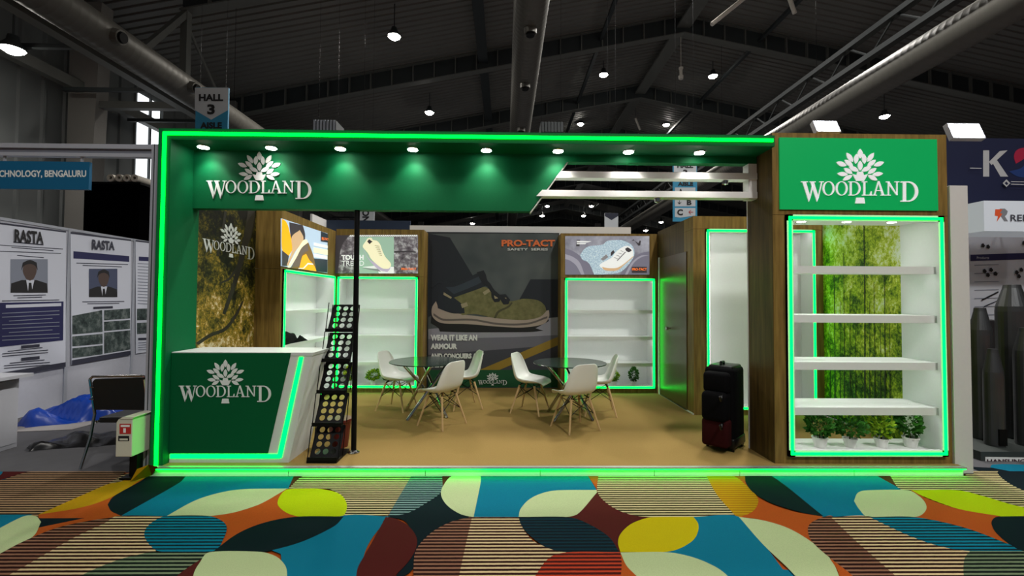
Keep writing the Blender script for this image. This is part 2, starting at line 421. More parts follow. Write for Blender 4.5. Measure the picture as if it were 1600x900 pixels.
rp = root('roof_post', (-9.7, 13.5, 7.5), 'steel post with a sloping brace under the nearest rafter', None, None, 'structure')
MB().box(-9.8, -9.6, 13.4, 13.6, 7.5, roof_z(-9.7)-0.8, STEEL).build('post', rp)
MB().prism([(-9.78, 13.5, 10.2), (-9.78, 13.5, 10.45), (-9.78, 11.4, 7.75), (-9.78, 11.4, 7.5)], Vector((0.16, 0, 0)), STEEL).build('brace', rp)
MB().tube((-9.7, 13.5, 10.0), (-9.7, 16.2, 7.5), 0.05, STEEL, n=6).build('brace', rp)
# tapered columns along the side wall
for y in RAFY[:3]:
    MB().prism([(-12.95, y-0.2, 0), (-12.35, y-0.2, 0), (-12.05, y-0.2, roof_z(-12.5)-0.2), (-12.95, y-0.2, roof_z(-12.5)-0.2)], Vector((0, 0.4, 0)), mat('column_paint', (128, 126, 122), 0.7, noise=0.1)).build('column', kind='structure', label='pale tapered steel column standing against the ribbed wall', group='columns along the ribbed wall')
# ventilation ducts
DUCT = mat('galvanised_duct', (92, 90, 84), 0.5, 0.3, noise=0.12, nscale=2)
def duct(x, z, r, nozz, lab, y0=7.2, y1=60, noz_ang=-90):
    t = root('ventilation_duct', (x, y0, z-r), lab, 'duct')
    mb = MB(); vs = []; n = 20; k = 0; ys = []
    y = y0
    while y < y1: ys += [(y, r), (y+0.13, r), (y+0.15, r*1.008), (y+0.17, r*1.008)]; y += 0.19
    for y, rr in ys:
        for i in range(n): a = 2*math.pi*i/n; vs.append((x+rr*math.cos(a), y, z+rr*math.sin(a)))
    fs = [(j*n+i, (j+1)*n+i, (j+1)*n+(i+1) % n, j*n+(i+1) % n) for j in range(len(ys)-1) for i in range(n)]
    mb.add(vs, fs, DUCT); mb.build('spiral_pipe', t, smooth=True)
    a = math.radians(noz_ang); d = Vector((math.cos(a), 0, math.sin(a)))
    for y in nozz:
        c = Vector((x, y, z)); b = MB().tube(c+d*(r*0.9), c+d*(r+0.12), 0.17, DUCT, 0.16, n=14).build('nozzle', t)
        MB().tube(c+d*(r+0.10), c+d*(r+0.17), 0.13, BLACK, 0.11, n=14).build('nozzle_mouth', b)
    y = y0+1
    while y < 50:
        MB().tube((x, y, z+r*0.9), (x, y, roof_z(x)), 0.006, BLACK, n=4).build('hanger_rod', t); y += 6.6
duct(-9.0, 7.55, 0.38, [8.1, 9.9, 12.3, 16.8], 'fat galvanised duct with dark side nozzles above the tie beam', noz_ang=-12)
duct(0.62, 9.2, 0.45, [11.5, 14.5, 18.3, 22], 'galvanised duct running straight overhead with hanging round nozzles', y0=10.0, noz_ang=-90)
duct(10.5, 7.95, 0.42, [15.2, 21], 'long galvanised duct beside the dark lattice girder', noz_ang=-70)

# high bay lamps
def bay_lamp(px, py, y, lab, group=None, power=1.0, rod=True, sc=1.0):
    p = PY(y).pt(px, py); t = root('high_bay_lamp', p, lab, 'lamp', group)
    MB().lathe(p, [(0.05*sc, 0.34*sc), (0.1*sc, 0.32*sc), (0.12*sc, 0.2*sc), (0.22*sc, 0.08*sc), (0.24*sc, 0.0)][::-1], STEELD, n=16).build('housing', t, smooth=True)
    MB().lathe(p+Vector((0, 0, -0.11*sc)), [(0.0, 0.0), (0.12*sc, 0.02*sc), (0.2*sc, 0.08*sc), (0.22*sc, 0.11*sc)], BAYG, n=16).build('lens', t, smooth=True)
    if rod: MB().tube(p+Vector((0, 0, 0.3*sc)), (p.x, p.y, roof_z(p.x)), 0.02, STEELD, n=6).build('hanger_rod', t)
    if power:
        ld = bpy.data.lights.new('high_bay_light', 'SPOT'); ld.energy = LAMP_POWER*power; ld.spot_size = math.radians(140); ld.spot_blend = 0.5
        ld.shadow_soft_size = 0.5; ld.color = (1.0, 0.95, 0.88)
        o = bpy.data.objects.new('high_bay_light', ld); C.objects.link(o); o.parent = t; o.location = (0, 0, -0.2)
    return t
GRP = 'added out-of-view lamps that brighten the booth'
bay_lamp(616, 57, 16, 'lit high bay lamp hanging nearest above the green booth front')
bay_lamp(671, 176, 23, 'lit high bay lamp hanging beyond the second rafter, beside the broad dark strip')
bay_lamp(943, 117, 23, 'lit high bay lamp between the ridge plate and the overhead duct')
bay_lamp(1114, 119, 23, 'lit high bay lamp on the rail past the ridge plate')
bay_lamp(907, 194, 31, 'small lit high bay lamp deeper in the hall near the overhead duct', power=0.6)
bay_lamp(1041, 195, 31, 'small lit high bay lamp deeper in the hall past the ridge', power=0.6)
bay_lamp(1382, 182, 22, 'lit high bay lamp hanging under the long duct by the floodlights')
bay_lamp(20, 77, 10.5, 'lit high bay lamp under the flank roof by the ribbed wall', power=0.08)
for x, y, pw in ((-4.0, 9.0, 0.06), (5.1, 9.0, 1.2), (10.7, 9.0, 0.4), (5.1, 16.0, 0.8), (10.7, 16.0, 0.6), (-4.0, 2.0, 0.05), (5.1, 2.0, 0.4), (10.7, 2.0, 0.3), (-4.0, -5.0, 0.5), (5.1, -5.0, 1.7)):  # unseen lamps added to brighten the booth interior and front
    z = roof_z(x)-1.3; q = Vector((x, y, z)); t = root('high_bay_lamp', q, 'added out-of-view high bay lamp that brightens aisle and booth', 'lamp', GRP)
    MB().lathe(q, [(0.24, 0.0), (0.22, 0.08), (0.12, 0.2), (0.1, 0.32), (0.05, 0.34)], STEELD, n=16).build('housing', t, smooth=True)
    MB().lathe(q+Vector((0, 0, -0.11)), [(0.0, 0.0), (0.12, 0.02), (0.2, 0.08), (0.22, 0.11)], BAYG, n=16).build('lens', t, smooth=True)
    MB().tube(q+Vector((0, 0, 0.3)), (x, y, roof_z(x)), 0.02, STEELD, n=6).build('hanger_rod', t)
    ld = bpy.data.lights.new('high_bay_light', 'SPOT'); ld.energy = LAMP_POWER*pw; ld.spot_size = math.radians(140); ld.spot_blend = 0.5; ld.shadow_soft_size = 0.5; ld.color = (1.0, 0.97, 0.92)
    o = bpy.data.objects.new('high_bay_light', ld); C.objects.link(o); o.parent = t; o.location = (0, 0, -0.2)
for px, py in ((738, 349), (855, 322), (924, 322), (847, 337), (912, 337), (1033, 347), (1009, 360)):
    bay_lamp(px, py, 56, 'tiny distant high bay lamp seen through the gap above the back panels', 'distant lamps down the hall', 0, True, 1.3)
# fluorescent battens and other things hung under the roof
BAT = mat('batten_tube', (210, 205, 195), 0.4)
for a, b, y, lab in (((1112, 38), (1163, -3), 14, 'pale slanting tube batten hung near the ridge above the booth'), ((1233, -4), (1242, 21), 15, 'short pale hanging tube above the long duct'), ((993, 185), (1000, 203), 29, 'short pale tube hanging from the third rafter')):
    p, q = PY(y).pt(*a), PY(y).pt(*b)
    t = root('tube_batten', p, lab, 'lamp'); MB().tube(p, q, 0.07, BAT, n=8).build('tube', t)
    top = max((p, q), key=lambda v: v.z); MB().tube(top, (top.x, top.y, roof_z(top.x)), 0.012, STEELD, n=5).build('hanger_wire', t)
p = PY(20.3).pt(1064, 112)
t = root('hanging_beacon', p, 'slim white beacon hanging on a wire from the ridge', 'beacon')
MB().lathe(p, [(0.1, -0.35), (0.12, -0.2), (0.07, -0.18), (0.07, 0.1), (0.1, 0.12), (0.1, 0.2), (0.02, 0.22)], BAT, n=10).build('body', t)
MB().tube(p+Vector((0, 0, 0.2)), (p.x, p.y, roof_z(p.x)-0.8), 0.012, BAT, n=5).build('wire', t)
# slatted cassette heater and louvred speaker that peep over the booth front
for x0, x1, y0, y1, Y, m, lab in ((489, 525, 188, 206, 14, ALU, 'pale slatted ceiling cassette peeping over the green booth front'), (845, 880, 191, 206, 15, STEELD, 'dark louvred hanging box peeping over the green booth front')):
    a, b = PY(Y).pt(x0, y1), PY(Y).pt(x1, y0)
    t = root('ceiling_cassette', ((a.x+b.x)/2, Y, a.z), lab, 'air unit'); MB().box(a.x, b.x, Y, Y+0.7, a.z, b.z, STEELD).build('case', t)
    for i in range(7):
        x = a.x+(b.x-a.x)*(i+0.5)/7; MB().box(x-0.03, x+0.03, Y-0.03, Y, a.z, b.z, m).build('slat', t)
    for x in (a.x+0.05, b.x-0.05): MB().tube((x, Y+0.3, b.z), (x, Y+0.3, roof_z(x)), 0.004, BLACK, n=4).build('hanger_rod', t)

# ---- hanging hall signs
INK = mat('black_ink', (12, 12, 16), 0.7); SIGNW = mat('sign_white', (178, 182, 186), 0.6); SIGNB = mat('sign_blue', (40, 128, 164), 0.6); REDI = mat('red_ink', (170, 40, 40), 0.7)
def hang(t, a, b, Y):
    for x in (a.x+0.08, b.x-0.08): MB().tube((x, Y+0.03, b.z), (x, Y+0.03, roof_z(x)), 0.003, BLACK, n=4).build('hanger_wire', t)
Y = 11.0; pl = PY(Y); a, b = pl.pt(304, 236), pl.pt(357, 137)
t = root('hall_sign', ((a.x+b.x)/2, Y, a.z), 'hanging pennant sign reading HALL 3 above the corner of the green booth', 'sign')
MB().box(a.x, b.x, Y, Y+0.05, a.z, b.z, SIGNB).build('board', t)
mb = MB(); print_on(mb, pl, [(SIGNW, [(304.5, 137), (356.5, 137), (356.5, 172), (330, 187), (304.5, 172)])]); mb.build('chevron', t)
for tx in (('HALL', 311, 147, 349, 158), ('3', 324, 163, 336, 179), ('AISLE', 313, 191, 347, 201)): text_px(MB(), pl, *tx, INK, 0.045).build('lettering', t)
hang(t, a, b, Y)
Y = 12.0; pl = PY(Y); a, b = pl.pt(1052, 346), pl.pt(1089, 246)
t = root('hall_sign', ((a.x+b.x)/2, Y, a.z), 'hanging aisle sign with rows B and C and arrows behind the white slats', 'sign')
MB().box(a.x, b.x, Y, Y+0.05, a.z, b.z, SIGNB).build('board', t)
mb = MB(); print_on(mb, pl, [(SIGNW, [(1053, 247), (1088, 247), (1088, 277), (1070, 284), (1053, 277)]), (SIGNW, [(1054.5, 293), (1086.5, 293), (1086.5, 305), (1054.5, 305)]), (SIGNW, [(1054.5, 310), (1086.5, 310), (1086.5, 322.5), (1054.5, 322.5)]), (SIGNW, [(1054.5, 325), (1086.5, 325), (1086.5, 337), (1063, 340), (1054.5, 339)])]); mb.build('panel', t)
for tx in (('HALL', 1058, 255, 1083, 262.5), ('3', 1067, 265, 1074, 275), ('AISLE', 1059, 284, 1083, 290.5), ('A', 1060, 295, 1067, 303), ('B', 1073, 312.5, 1080.5, 320.5), ('C', 1058, 327, 1067, 336.5)): text_px(MB(), pl, *tx, INK, 0.045).build('lettering', t)
mb = MB()
print_on(mb, pl, [(INK, [(1061.2, 313), (1062, 313), (1062, 318.5), (1061.2, 318.5)]), (INK, [(1058.5, 316), (1059.3, 315.6), (1061.6, 318), (1064, 315.6), (1064.7, 316), (1061.6, 319.3)]), (REDI, [(1076, 331), (1083, 331), (1083, 331.9), (1076, 331.9)]), (REDI, [(1079, 328), (1079.6, 328.6), (1076.6, 331.4), (1079.6, 334.2), (1079, 334.8), (1075.5, 331.4)])], 0.006); mb.build('arrow', t)
hang(t, a, b, Y)
Y = 13.0; pl = PY(Y); a, b = pl.pt(945, 372), pl.pt(966, 333)
t = root('hall_sign', ((a.x+b.x)/2, Y, a.z), 'small white hanging sign with dark notch above the back panel', 'sign')
MB().box(a.x, b.x, Y, Y+0.05, a.z, b.z, SIGNW).build('board', t)
mb = MB(); print_on(mb, pl, [(mat('navy_ink', (16, 22, 44), 0.6), [(945, 333), (966, 333), (966, 337.5), (955.5, 344), (945, 337.5)])]); mb.build('notch', t); hang(t, a, b, Y)
Y = 12.5; pl = PY(Y); a, b = pl.pt(561, 352), pl.pt(585, 320)
t = root('hall_sign', ((a.x+b.x)/2, Y, a.z), 'grey hanging banner with sideways lettering over the left shelf corner', 'sign')
t['label'] = 'grey hanging banner with sideways lettering above the shelf behind the pole'
MB().box(a.x, b.x, Y, Y+0.04, a.z, b.z, SIGNW).build('board', t)
mb = MB(); text_px(mb, pl, 'ION', 566, 325, 577, 347, INK, 0.04, rot=90); mb.build('lettering', t); hang(t, a, b, Y)

# ================================================================== PATTERNED AISLE CARPET
def cm(n, c): return mat('carpet_'+n, tuple(v*0.84 for v in c), 0.95, noise=0.22, nscale=160, spec=0.1)
TEAL, CREAM, RUST, MAR, NAVY = cm('teal', (0, 112, 142)), cm('cream', (186, 200, 150)), cm('rust', (176, 78, 22)), cm('maroon', (76, 18, 16)), cm('navy', (2, 20, 28))
YEL, LIME, GOLD = cm('yellow', (196, 178, 0)), cm('lime', (178, 200, 0)), cm('gold', (176, 134, 4))
SC_ = stripe('stripe_cream', (226, 196, 150), (42, 14, 10)); SB = stripe('stripe_brown', (150, 104, 82), (40, 10, 8)); ST_ = stripe('stripe_tan', (176, 140, 104), (46, 34, 22))
STE = stripe('stripe_teal', (0, 118, 146), (2, 26, 36), 0.42); SG = stripe('stripe_grey', (120, 152, 150), (2, 30, 34)); SR = stripe('stripe_rust', (190, 62, 34), (70, 14, 10))
SN = stripe('stripe_navy', (4, 42, 56), (2, 18, 28)); SO = stripe('stripe_olive', (120, 134, 104), (6, 18, 14)); SY = stripe('stripe_gold', (186, 146, 6), (160, 112, 4))
SLM = stripe('stripe_lime', (206, 190, 140), (48, 44, 22))
# (material, picture strip, outline)   strip 0/1/2 start at x = 0 / 530 / 1060
SHAPES = [
 (MAR, 0, [(-120, 48), (160, 51), (60, 75), (0, 95), (-120, 140)]), (TEAL, 0, [(-100, 48), (15, 52), (0, 70), (-100, 90)]),
 (ST_, 0, [(160, 51), (590, 51), (500, 110), (180, 258), (-900, 258), (-900, 200), (0, 95), (60, 75)]),
 (GOLD, 0, [(620, 20), (730, 20), (660, 90), (560, 155), (400, 217), (250, 252), (175, 255), (400, 155), (500, 112), (575, 92)]),
 (RUST, 0, [(175, 255), (400, 215), (560, 150), (740, 30), (600, 262), (400, 288), (250, 325), (80, 400), (150, 345), (192, 290)]),
 (TEAL, 0, [(560, 262), (865, 30), (1370, 40), (1362, 95), (1330, 135), (770, 263)]),
 (NAVY, 0, [(560, 260), (515, 238), (498, 208), (525, 170), (660, 92), (740, 33), (860, 33), (868, 65), (830, 106)]),
 (CREAM, 0, [(768, 263), (900, 190), (1020, 152), (1130, 136), (1335, 133), (1300, 160), (1200, 207), (1080, 245), (960, 263)]),
 (RUST, 0, [(960, 263), (1080, 245), (1200, 207), (1330, 133), (1400, 270), (1180, 312), (1020, 400), (1052, 330), (1030, 285)]),
 (MAR, 0, [(1362, 70), (1425, 70), (1335, 132)]),
 (SLM, 0, [(1335, 132), (1420, 72), (1925, 72), (1890, 110), (1790, 265), (1560, 265), (1600, 200), (1530, 138)]),
 (LIME, 0, [(1400, 265), (1340, 252), (1298, 225), (1285, 200), (1298, 165), (1330, 138), (1400, 134), (1490, 136), (1570, 157), (1604, 200), (1600, 245), (1575, 265)]),
 (NAVY, 1, [(220, 265), (470, 150), (500, 205), (640, 266), (520, 292), (400, 420), (330, 520), (250, 560), (355, 400), (310, 290)]),
 (MAR, 1, [(470, 72), (530, 72), (480, 125)]),
 (SG, 1, [(335, 72), (477, 72), (472, 148), (400, 202), (320, 246), (222, 266), (290, 150)]),
 (TEAL, 1, [(640, 72), (1150, 72), (1192, 140), (840, 268), (615, 268)]),
 (CREAM, 1, [(530, 72), (655, 72), (655, 105), (622, 267), (560, 252), (500, 212), (472, 165), (482, 120)]),
 (CREAM, 1, [(830, 268), (840, 228), (880, 184), (940, 155), (1010, 142), (1192, 140), (1192, 175), (1150, 228), (1085, 260), (1020, 268)]),
 (RUST, 1, [(1150, 72), (1205, 72), (1190, 132)]),
 (MAR, 1, [(1020, 268), (1100, 255), (1195, 150), (1260, 215), (1450, 266), (1320, 330), (1296, 440), (1200, 330), (1100, 285)]),
 (SLM, 1, [(1200, 72), (1705, 72), (1750, 150), (1850, 267), (1440, 267), (1330, 250), (1245, 207), (1196, 150)]),
 (RUST, 2, [(250, 72), (310, 72), (370, 190), (530, 240), (680, 266), (640, 480), (400, 290), (272, 266)]),
 (SY, 2, [(128, 72), (248, 72), (335, 138), (366, 175), (368, 205), (345, 240), (300, 261), (268, 265), (180, 165)]),
 (TEAL, 2, [(425, 72), (920, 72), (1045, 142), (880, 268), (670, 266)]),
 (NAVY, 2, [(308, 72), (425, 72), (672, 263), (590, 250), (440, 205), (350, 155), (313, 110)]),
 (MAR, 2, [(915, 72), (975, 72), (1040, 142)]),
 (SLM, 2, [(978, 72), (1330, 72), (1330, 30), (1460, 40), (1520, 102), (1620, 150), (1900, 260), (1600, 222), (1300, 142), (1040, 142)]),
 (NAVY, 2, [(1455, 30), (2100, 30), (2100, 270), (1620, 150), (1510, 95)]),
 (LIME, 2, [(1075, 142), (1290, 142), (1420, 172), (1600, 222), (1900, 263), (1470, 263), (1300, 230), (1150, 177)]),
 (RUST, 2, [(1080, 142), (1150, 180), (1300, 230), (1490, 263), (1450, 300), (1530, 395), (1330, 322), (1080, 268)]),
 (CREAM, 2, [(880, 268), (838, 232), (813, 192), (830, 155), (870, 143), (1060, 142), (1115, 170), (1145, 205), (1146, 235), (1120, 260), (1075, 269)]),
 (TEAL, 0, [(-900, 256), (150, 256), (0, 322), (-900, 800)]),
 (CREAM, 0, [(-400, 530), (0, 318), (110, 264), (165, 264), (190, 290), (150, 360), (0, 438), (-400, 640)]),
 (SB, 0, [(-400, 640), (0, 438), (100, 385), (250, 322), (400, 287), (560, 263), (500, 300), (0, 620), (-400, 800)]),
 (SC_, 0, [(545, 263), (800, 263), (720, 430), (800, 660), (-200, 660), (50, 533), (330, 370), (480, 298)]),
 (SO, 0, [(735, 428), (985, 430), (900, 500), (800, 660), (200, 640), (390, 533), (540, 470), (640, 443)]),
 (STE, 0, [(770, 263), (960, 262), (1022, 282), (1049, 315), (1035, 368), (990, 427), (740, 428), (695, 400), (668, 355), (680, 315), (720, 282)]),
 (TEAL, 0, [(1570, 265), (1800, 265), (1690, 430), (1650, 700), (1320, 700), (1300, 440), (1200, 400)]),
 (NAVY, 0, [(985, 430), (1100, 345), (1230, 292), (1380, 266), (1592, 265), (1545, 312), (1400, 382), (1250, 425), (1200, 430)]),
 (MAR, 0, [(985, 430), (930, 470), (880, 640), (700, 660), (830, 533)]),
 (CREAM, 0, [(885, 660), (895, 540), (925, 480), (970, 432), (1200, 430), (1270, 448), (1310, 480), (1328, 520), (1328, 660)]),
 (MAR, 1, [(215, 268), (260, 276), (315, 305), (352, 350), (360, 395), (335, 455), (280, 520), (150, 640), (80, 640), (82, 520), (115, 450), (160, 370)]),
 (SC_, 1, [(600, 268), (830, 268), (850, 320), (900, 380), (980, 415), (1055, 431), (950, 480), (860, 660), (500, 660), (550, 530)]),
 (SB, 1, [(345, 660), (345, 480), (362, 410), (430, 338), (520, 290), (615, 268), (585, 400), (530, 660)]),
 (SN, 1, [(830, 268), (1060, 269), (1160, 303), (1250, 362), (1297, 432), (1060, 433), (960, 410), (880, 352), (845, 310)]),
 (SR, 1, [(850, 640), (960, 470), (1055, 433), (1302, 432), (1308, 480), (1300, 640)]),
 (RUST, 1, [(1302, 440), (1400, 560), (1450, 640), (1295, 640), (1308, 490)]),
 (TEAL, 2, [(60, 268), (285, 268), (400, 400), (620, 700), (200, 700), (-70, 432), (60, 380)]),
 (YEL, 1, [(1302, 432), (1291, 390), (1302, 348), (1345, 305), (1400, 280), (1450, 269), (1640, 268), (1662, 300), (1660, 340), (1635, 380), (1570, 418), (1500, 432)]),
 (CREAM, 1, [(1302, 434), (1500, 432), (1600, 446), (1700, 480), (1790, 535), (1900, 660), (1480, 660), (1380, 548), (1330, 495)]),
 (CREAM, 2, [(280, 268), (400, 286), (520, 326), (640, 402), (715, 480), (760, 600), (760, 680), (640, 640), (500, 500), (395, 400)]),
 (RUST, 2, [(700, 460), (800, 520), (1000, 660), (760, 680), (745, 540)]),
 (SB, 2, [(672, 268), (720, 268), (860, 400), (1180, 680), (960, 660), (780, 520), (690, 450), (620, 385), (600, 335), (612, 298)]),
 (SC_, 2, [(705, 268), (895, 268), (1060, 350), (1200, 400), (1360, 427), (1330, 660), (1160, 660), (860, 415)]),
 (STE, 2, [(885, 269), (1100, 270), (1330, 320), (1520, 392), (1610, 428), (1350, 428), (1200, 402), (1060, 352)]),
 (NAVY, 2, [(1490, 266), (2100, 262), (2100, 430), (1610, 430), (1530, 392), (1470, 340), (1450, 300), (1460, 275)]),
 (SO, 2, [(1350, 428), (2100, 430), (2100, 660), (1335, 660), (1320, 530), (1325, 465)]),
]
def carpet_mesh(dx, dy, z0):
    mb = MB(); st = 0.00012
    for k, (m, strip, pts) in enumerate(SHAPES):
        sm = catmull(pts, 7)
        P3 = []
        for x, y in sm:
            g = G((0, 530, 1060)[strip]+x/2.963, 720+y/2.963)
            yy = min(g.y, 4.46 if g.x < -3.4 or g.x > 4.5 else 4.9)
            P3.append((g.x+dx, yy+dy, z0+st*k))
        a = sum(P3[i][0]*P3[(i+1) % len(P3)][1]-P3[(i+1) % len(P3)][0]*P3[i][1] for i in range(len(P3)))
        mb.poly(P3 if a > 0 else P3[::-1], m)
    return mb
cp = root('floor_carpet', (0, 2, 0), 'aisle carpet printed with overlapping teal, cream, rust and striped ovals', None, None, 'structure')
MB().box(-13, 16, YF, 4.45, -0.001, 0.001, RUST).build('carpet_backing', cp)
k = 0.002
for dx, dy in ((-8.2, 0), (8.2, 0), (-4.1, -1.72), (4.1, -1.72), (0, -1.72), (0, -3.4)):
    carpet_mesh(dx, dy, k).build('carpet_pattern', cp); k += 0.0005
carpet_mesh(0, 0, 0.008).build('carpet_pattern', cp)
# rucked-up corner of the carpet against the stage
pts = [G(203, 753, 0.016), G(237, 743, 0.016), G(246, 733, 0.02)]; top = [G(214, 733, 0.12), G(232, 726, 0.16), G(246, 729, 0.12)]
mb = MB(); mb.add(pts+top, [(0, 1, 4, 3)], GOLD); mb.add([pts[1], pts[2], top[2], top[1]], [(0, 1, 2, 3)], RUST)
mb.build('carpet_corner', cp)

# ================================================================== STAGE
SY0, SX0, SX1 = 4.34, -3.37, 4.48
TANC = mat('tan_needle_felt', (138, 114, 66), 0.95, noise=0.14, nscale=90, bump=0.15, spec=0.1)
st = root('floor_stage', (0.5, 6.2, 0), 'low booth platform covered with tan needle felt', None, None, 'structure')
MB().box(SX0, SX1, SY0+0.02, 8.6, 0.009, 0.098, mat('stage_ply', (120, 100, 70), 0.8)).build('deck', st)
MB().box(SX0, SX1, SY0+0.01, 8.6, 0.098, 0.1015, TANC).build('felt', st)
RIS = mat('white_riser', (214, 224, 214), 0.5)
seams = [SX0, -2.05, -0.75, 0.35, 1.45, 2.28, 3.4, SX1]
for a, b in zip(seams, seams[1:]): MB().box(a+0.003, b-0.003, SY0, SY0+0.02, 0.009, 0.085, RIS).build('riser_board', st)
MB().box(SX0, SX1, SY0-0.034, SY0+0.012, 0.090, 0.104, mat('edge_trim', (170, 176, 168), 0.4, 0.6)).build('edge_trim', st)
MB().box(SX0, SX1, SY0-0.026, SY0-0.010, 0.080, 0.0895, glow('stage_led', (0.0, 1.0, 0.03), 16.0)).build('led_strip', st)

# ================================================================== GREEN PORTAL FRONT
YFR, YFA = 4.36, 4.68          # front edge of the frame, plane of the lettered fascia
FZ = 0.1015
X0, X1 = -3.37, 2.665; XI = -3.25; ZT0, ZT1 = 3.235, 3.345
pf = root('portal_frame', (X0+0.06, YFR, FZ), 'green booth portal with lettered fascia, downlights and green light line', 'booth frame')
MB().box(X0, XI, YFR, YFA+0.1, FZ, ZT1, GREEN).build('side_wall', pf)
MB().box(XI, X1, YFR, YFA+0.1, ZT0, ZT1, GREEN).build('top_beam', pf)
fa = PY(YFA); dz = lambda px, py: fa.pt(px, py).z; dx = lambda px, py: fa.pt(px, py).x
zb, zs = dz(600, 328), dz(1000, 254); xa, xb = dx(828, 328), dx(886, 256); xr = X1
fas = MB().prism([(XI, YFA, zb), (xa, YFA, zb), (xb, YFA, zs), (xr, YFA, zs), (xr, YFA, ZT0), (XI, YFA, ZT0)], Vector((0, 0.1, 0)), GREEN).build('fascia', pf)
MB().prism([(xa, YFA+0.01, zb-0.012), (xa+0.012, YFA+0.01, zb-0.012), (xb+0.012, YFA+0.01, zs), (xb, YFA+0.01, zs)], Vector((0, 0.09, 0)), WHITE).build('edge_band', pf)
for y0, y1, xs in ((269, 279, 868), (298.5, 308, 838)):
    z1, z0 = dz(1000, y0), dz(1000, y1); xl, xl2 = dx(xs+9, y0), dx(xs, y1)
    MB().prism([(xl2, YFA-0.01, z0), (X1, YFA-0.01, z0), (X1, YFA-0.01, z1), (xl, YFA-0.01, z1)], Vector((0, 0.12, 0)), WHITE).build('slat', pf)
    MB().lathe(((1.62 if y0 > 290 else 2.35), YFA+0.05, z0-0.03), [(0.0, -0.02), (0.03, -0.01), (0.035, 0.03)], CHROME, n=12).build('slat_spot', pf)
zc = dz(1180, 311)
MB().box(2.575, X1, YFA, YFA+0.11, zc, zs, WHITE).build('end_block', pf)
# light line on the front edge
MB().box(-3.322, -3.292, YFR-0.012, YFR, FZ, 3.308, LED).build('led_strip', pf)
MB().box(-3.322, X1-0.02, YFR-0.012, YFR, 3.278, 3.308, LED).build('led_strip', pf)
for k, px in enumerate((318, 424, 532, 645, 760, 872, 982, 1093)):
    d = ray(px, 221); p = CAM+d*((ZT0-EYE)/d.z); y = 4.55
    x = PY(4.55).pt(px, 221).x
    dl = MB().lathe((x, y, ZT0), [(0.062, -0.012), (0.068, -0.004), (0.068, 0.0)], CHROME, n=20).build('downlight', pf)
    MB().lathe((x, y, ZT0), [(0.0, -0.016), (0.05, -0.016), (0.052, -0.012)], SPOTG, n=20).build('lens', dl)
    ld = bpy.data.lights.new('downlight', 'SPOT'); ld.energy = 15; ld.spot_size = math.radians(95); ld.spot_blend = 0.6; ld.shadow_soft_size = 0.05; ld.color = (1, 0.96, 0.9)
    o = bpy.data.objects.new('downlight_beam', ld); C.objects.link(o); o.parent = pf
    o.location = W[pf.name].inverted() @ Vector((x, y, ZT0-0.03)); o.rotation_euler = (math.radians(20), 0, 0)
LOGOW = mat('logo_white', (214, 218, 216), 0.5)
logo(pf, fa, 323, 487, 237, 313, LOGOW, 237.5, 313.5)
# black support pole
t = root('support_pole', (-1.56, 4.72, FZ), 'black round pole holding up the green fascia', 'pole')
MB().tube((-1.56, 4.72, FZ), (-1.56, 4.72, zb), 0.027, BLACK, n=16).build('tube', t, smooth=False)
MB().lathe((-1.56, 4.72, FZ), [(0.06, 0.0), (0.06, 0.008), (0.04, 0.02), (0.03, 0.03)], CHROME, n=20).build('base_flange', t)

# ---- forest print side walls
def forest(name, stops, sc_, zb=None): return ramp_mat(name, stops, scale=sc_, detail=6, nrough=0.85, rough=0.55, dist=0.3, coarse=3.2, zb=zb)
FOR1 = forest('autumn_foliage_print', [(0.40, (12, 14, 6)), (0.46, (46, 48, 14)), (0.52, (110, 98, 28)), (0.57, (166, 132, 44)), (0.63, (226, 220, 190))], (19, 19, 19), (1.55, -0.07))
FOR2 = forest('bamboo_forest_print', [(0.40, (20, 38, 8)), (0.45, (66, 98, 18)), (0.51, (142, 166, 30)), (0.56, (204, 212, 56)), (0.64, (238, 242, 228))], (20, 20, 15), (1.25, 0.045))
TRUNK = mat('printed_trunk', (30, 28, 14), 0.6)
t = root('foliage_wall', (-3.31, 5.3, FZ), 'booth flank wall printed with golden autumn foliage and white logo', 'wall panel')
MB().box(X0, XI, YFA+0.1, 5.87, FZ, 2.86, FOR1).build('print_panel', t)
pw = PXL(XI); mb = MB()
print_on(mb, pw, [(TRUNK, [(388, 322), (398, 326), (398, 352), (387, 385), (377, 420), (367, 452), (352, 492), (347, 490), (360, 452), (369, 418), (378, 380), (384, 350)], 1), (TRUNK, [(305, 536), (328, 521), (350, 512), (366, 492), (378, 470), (380.5, 471), (370, 494), (353, 516), (330, 526), (310, 539)], 1), (TRUNK, [(350, 330), (354, 330), (349, 365), (341, 400), (338, 399), (345, 365)], 1), (TRUNK, [(372, 418), (360, 436), (343, 444), (344, 441), (358, 433), (369, 415)], 1)])
mb.build('printed_branch', t)
logo(t, pw, 316, 397, 338, 395, LOGOW, 357, 408, 0.004)

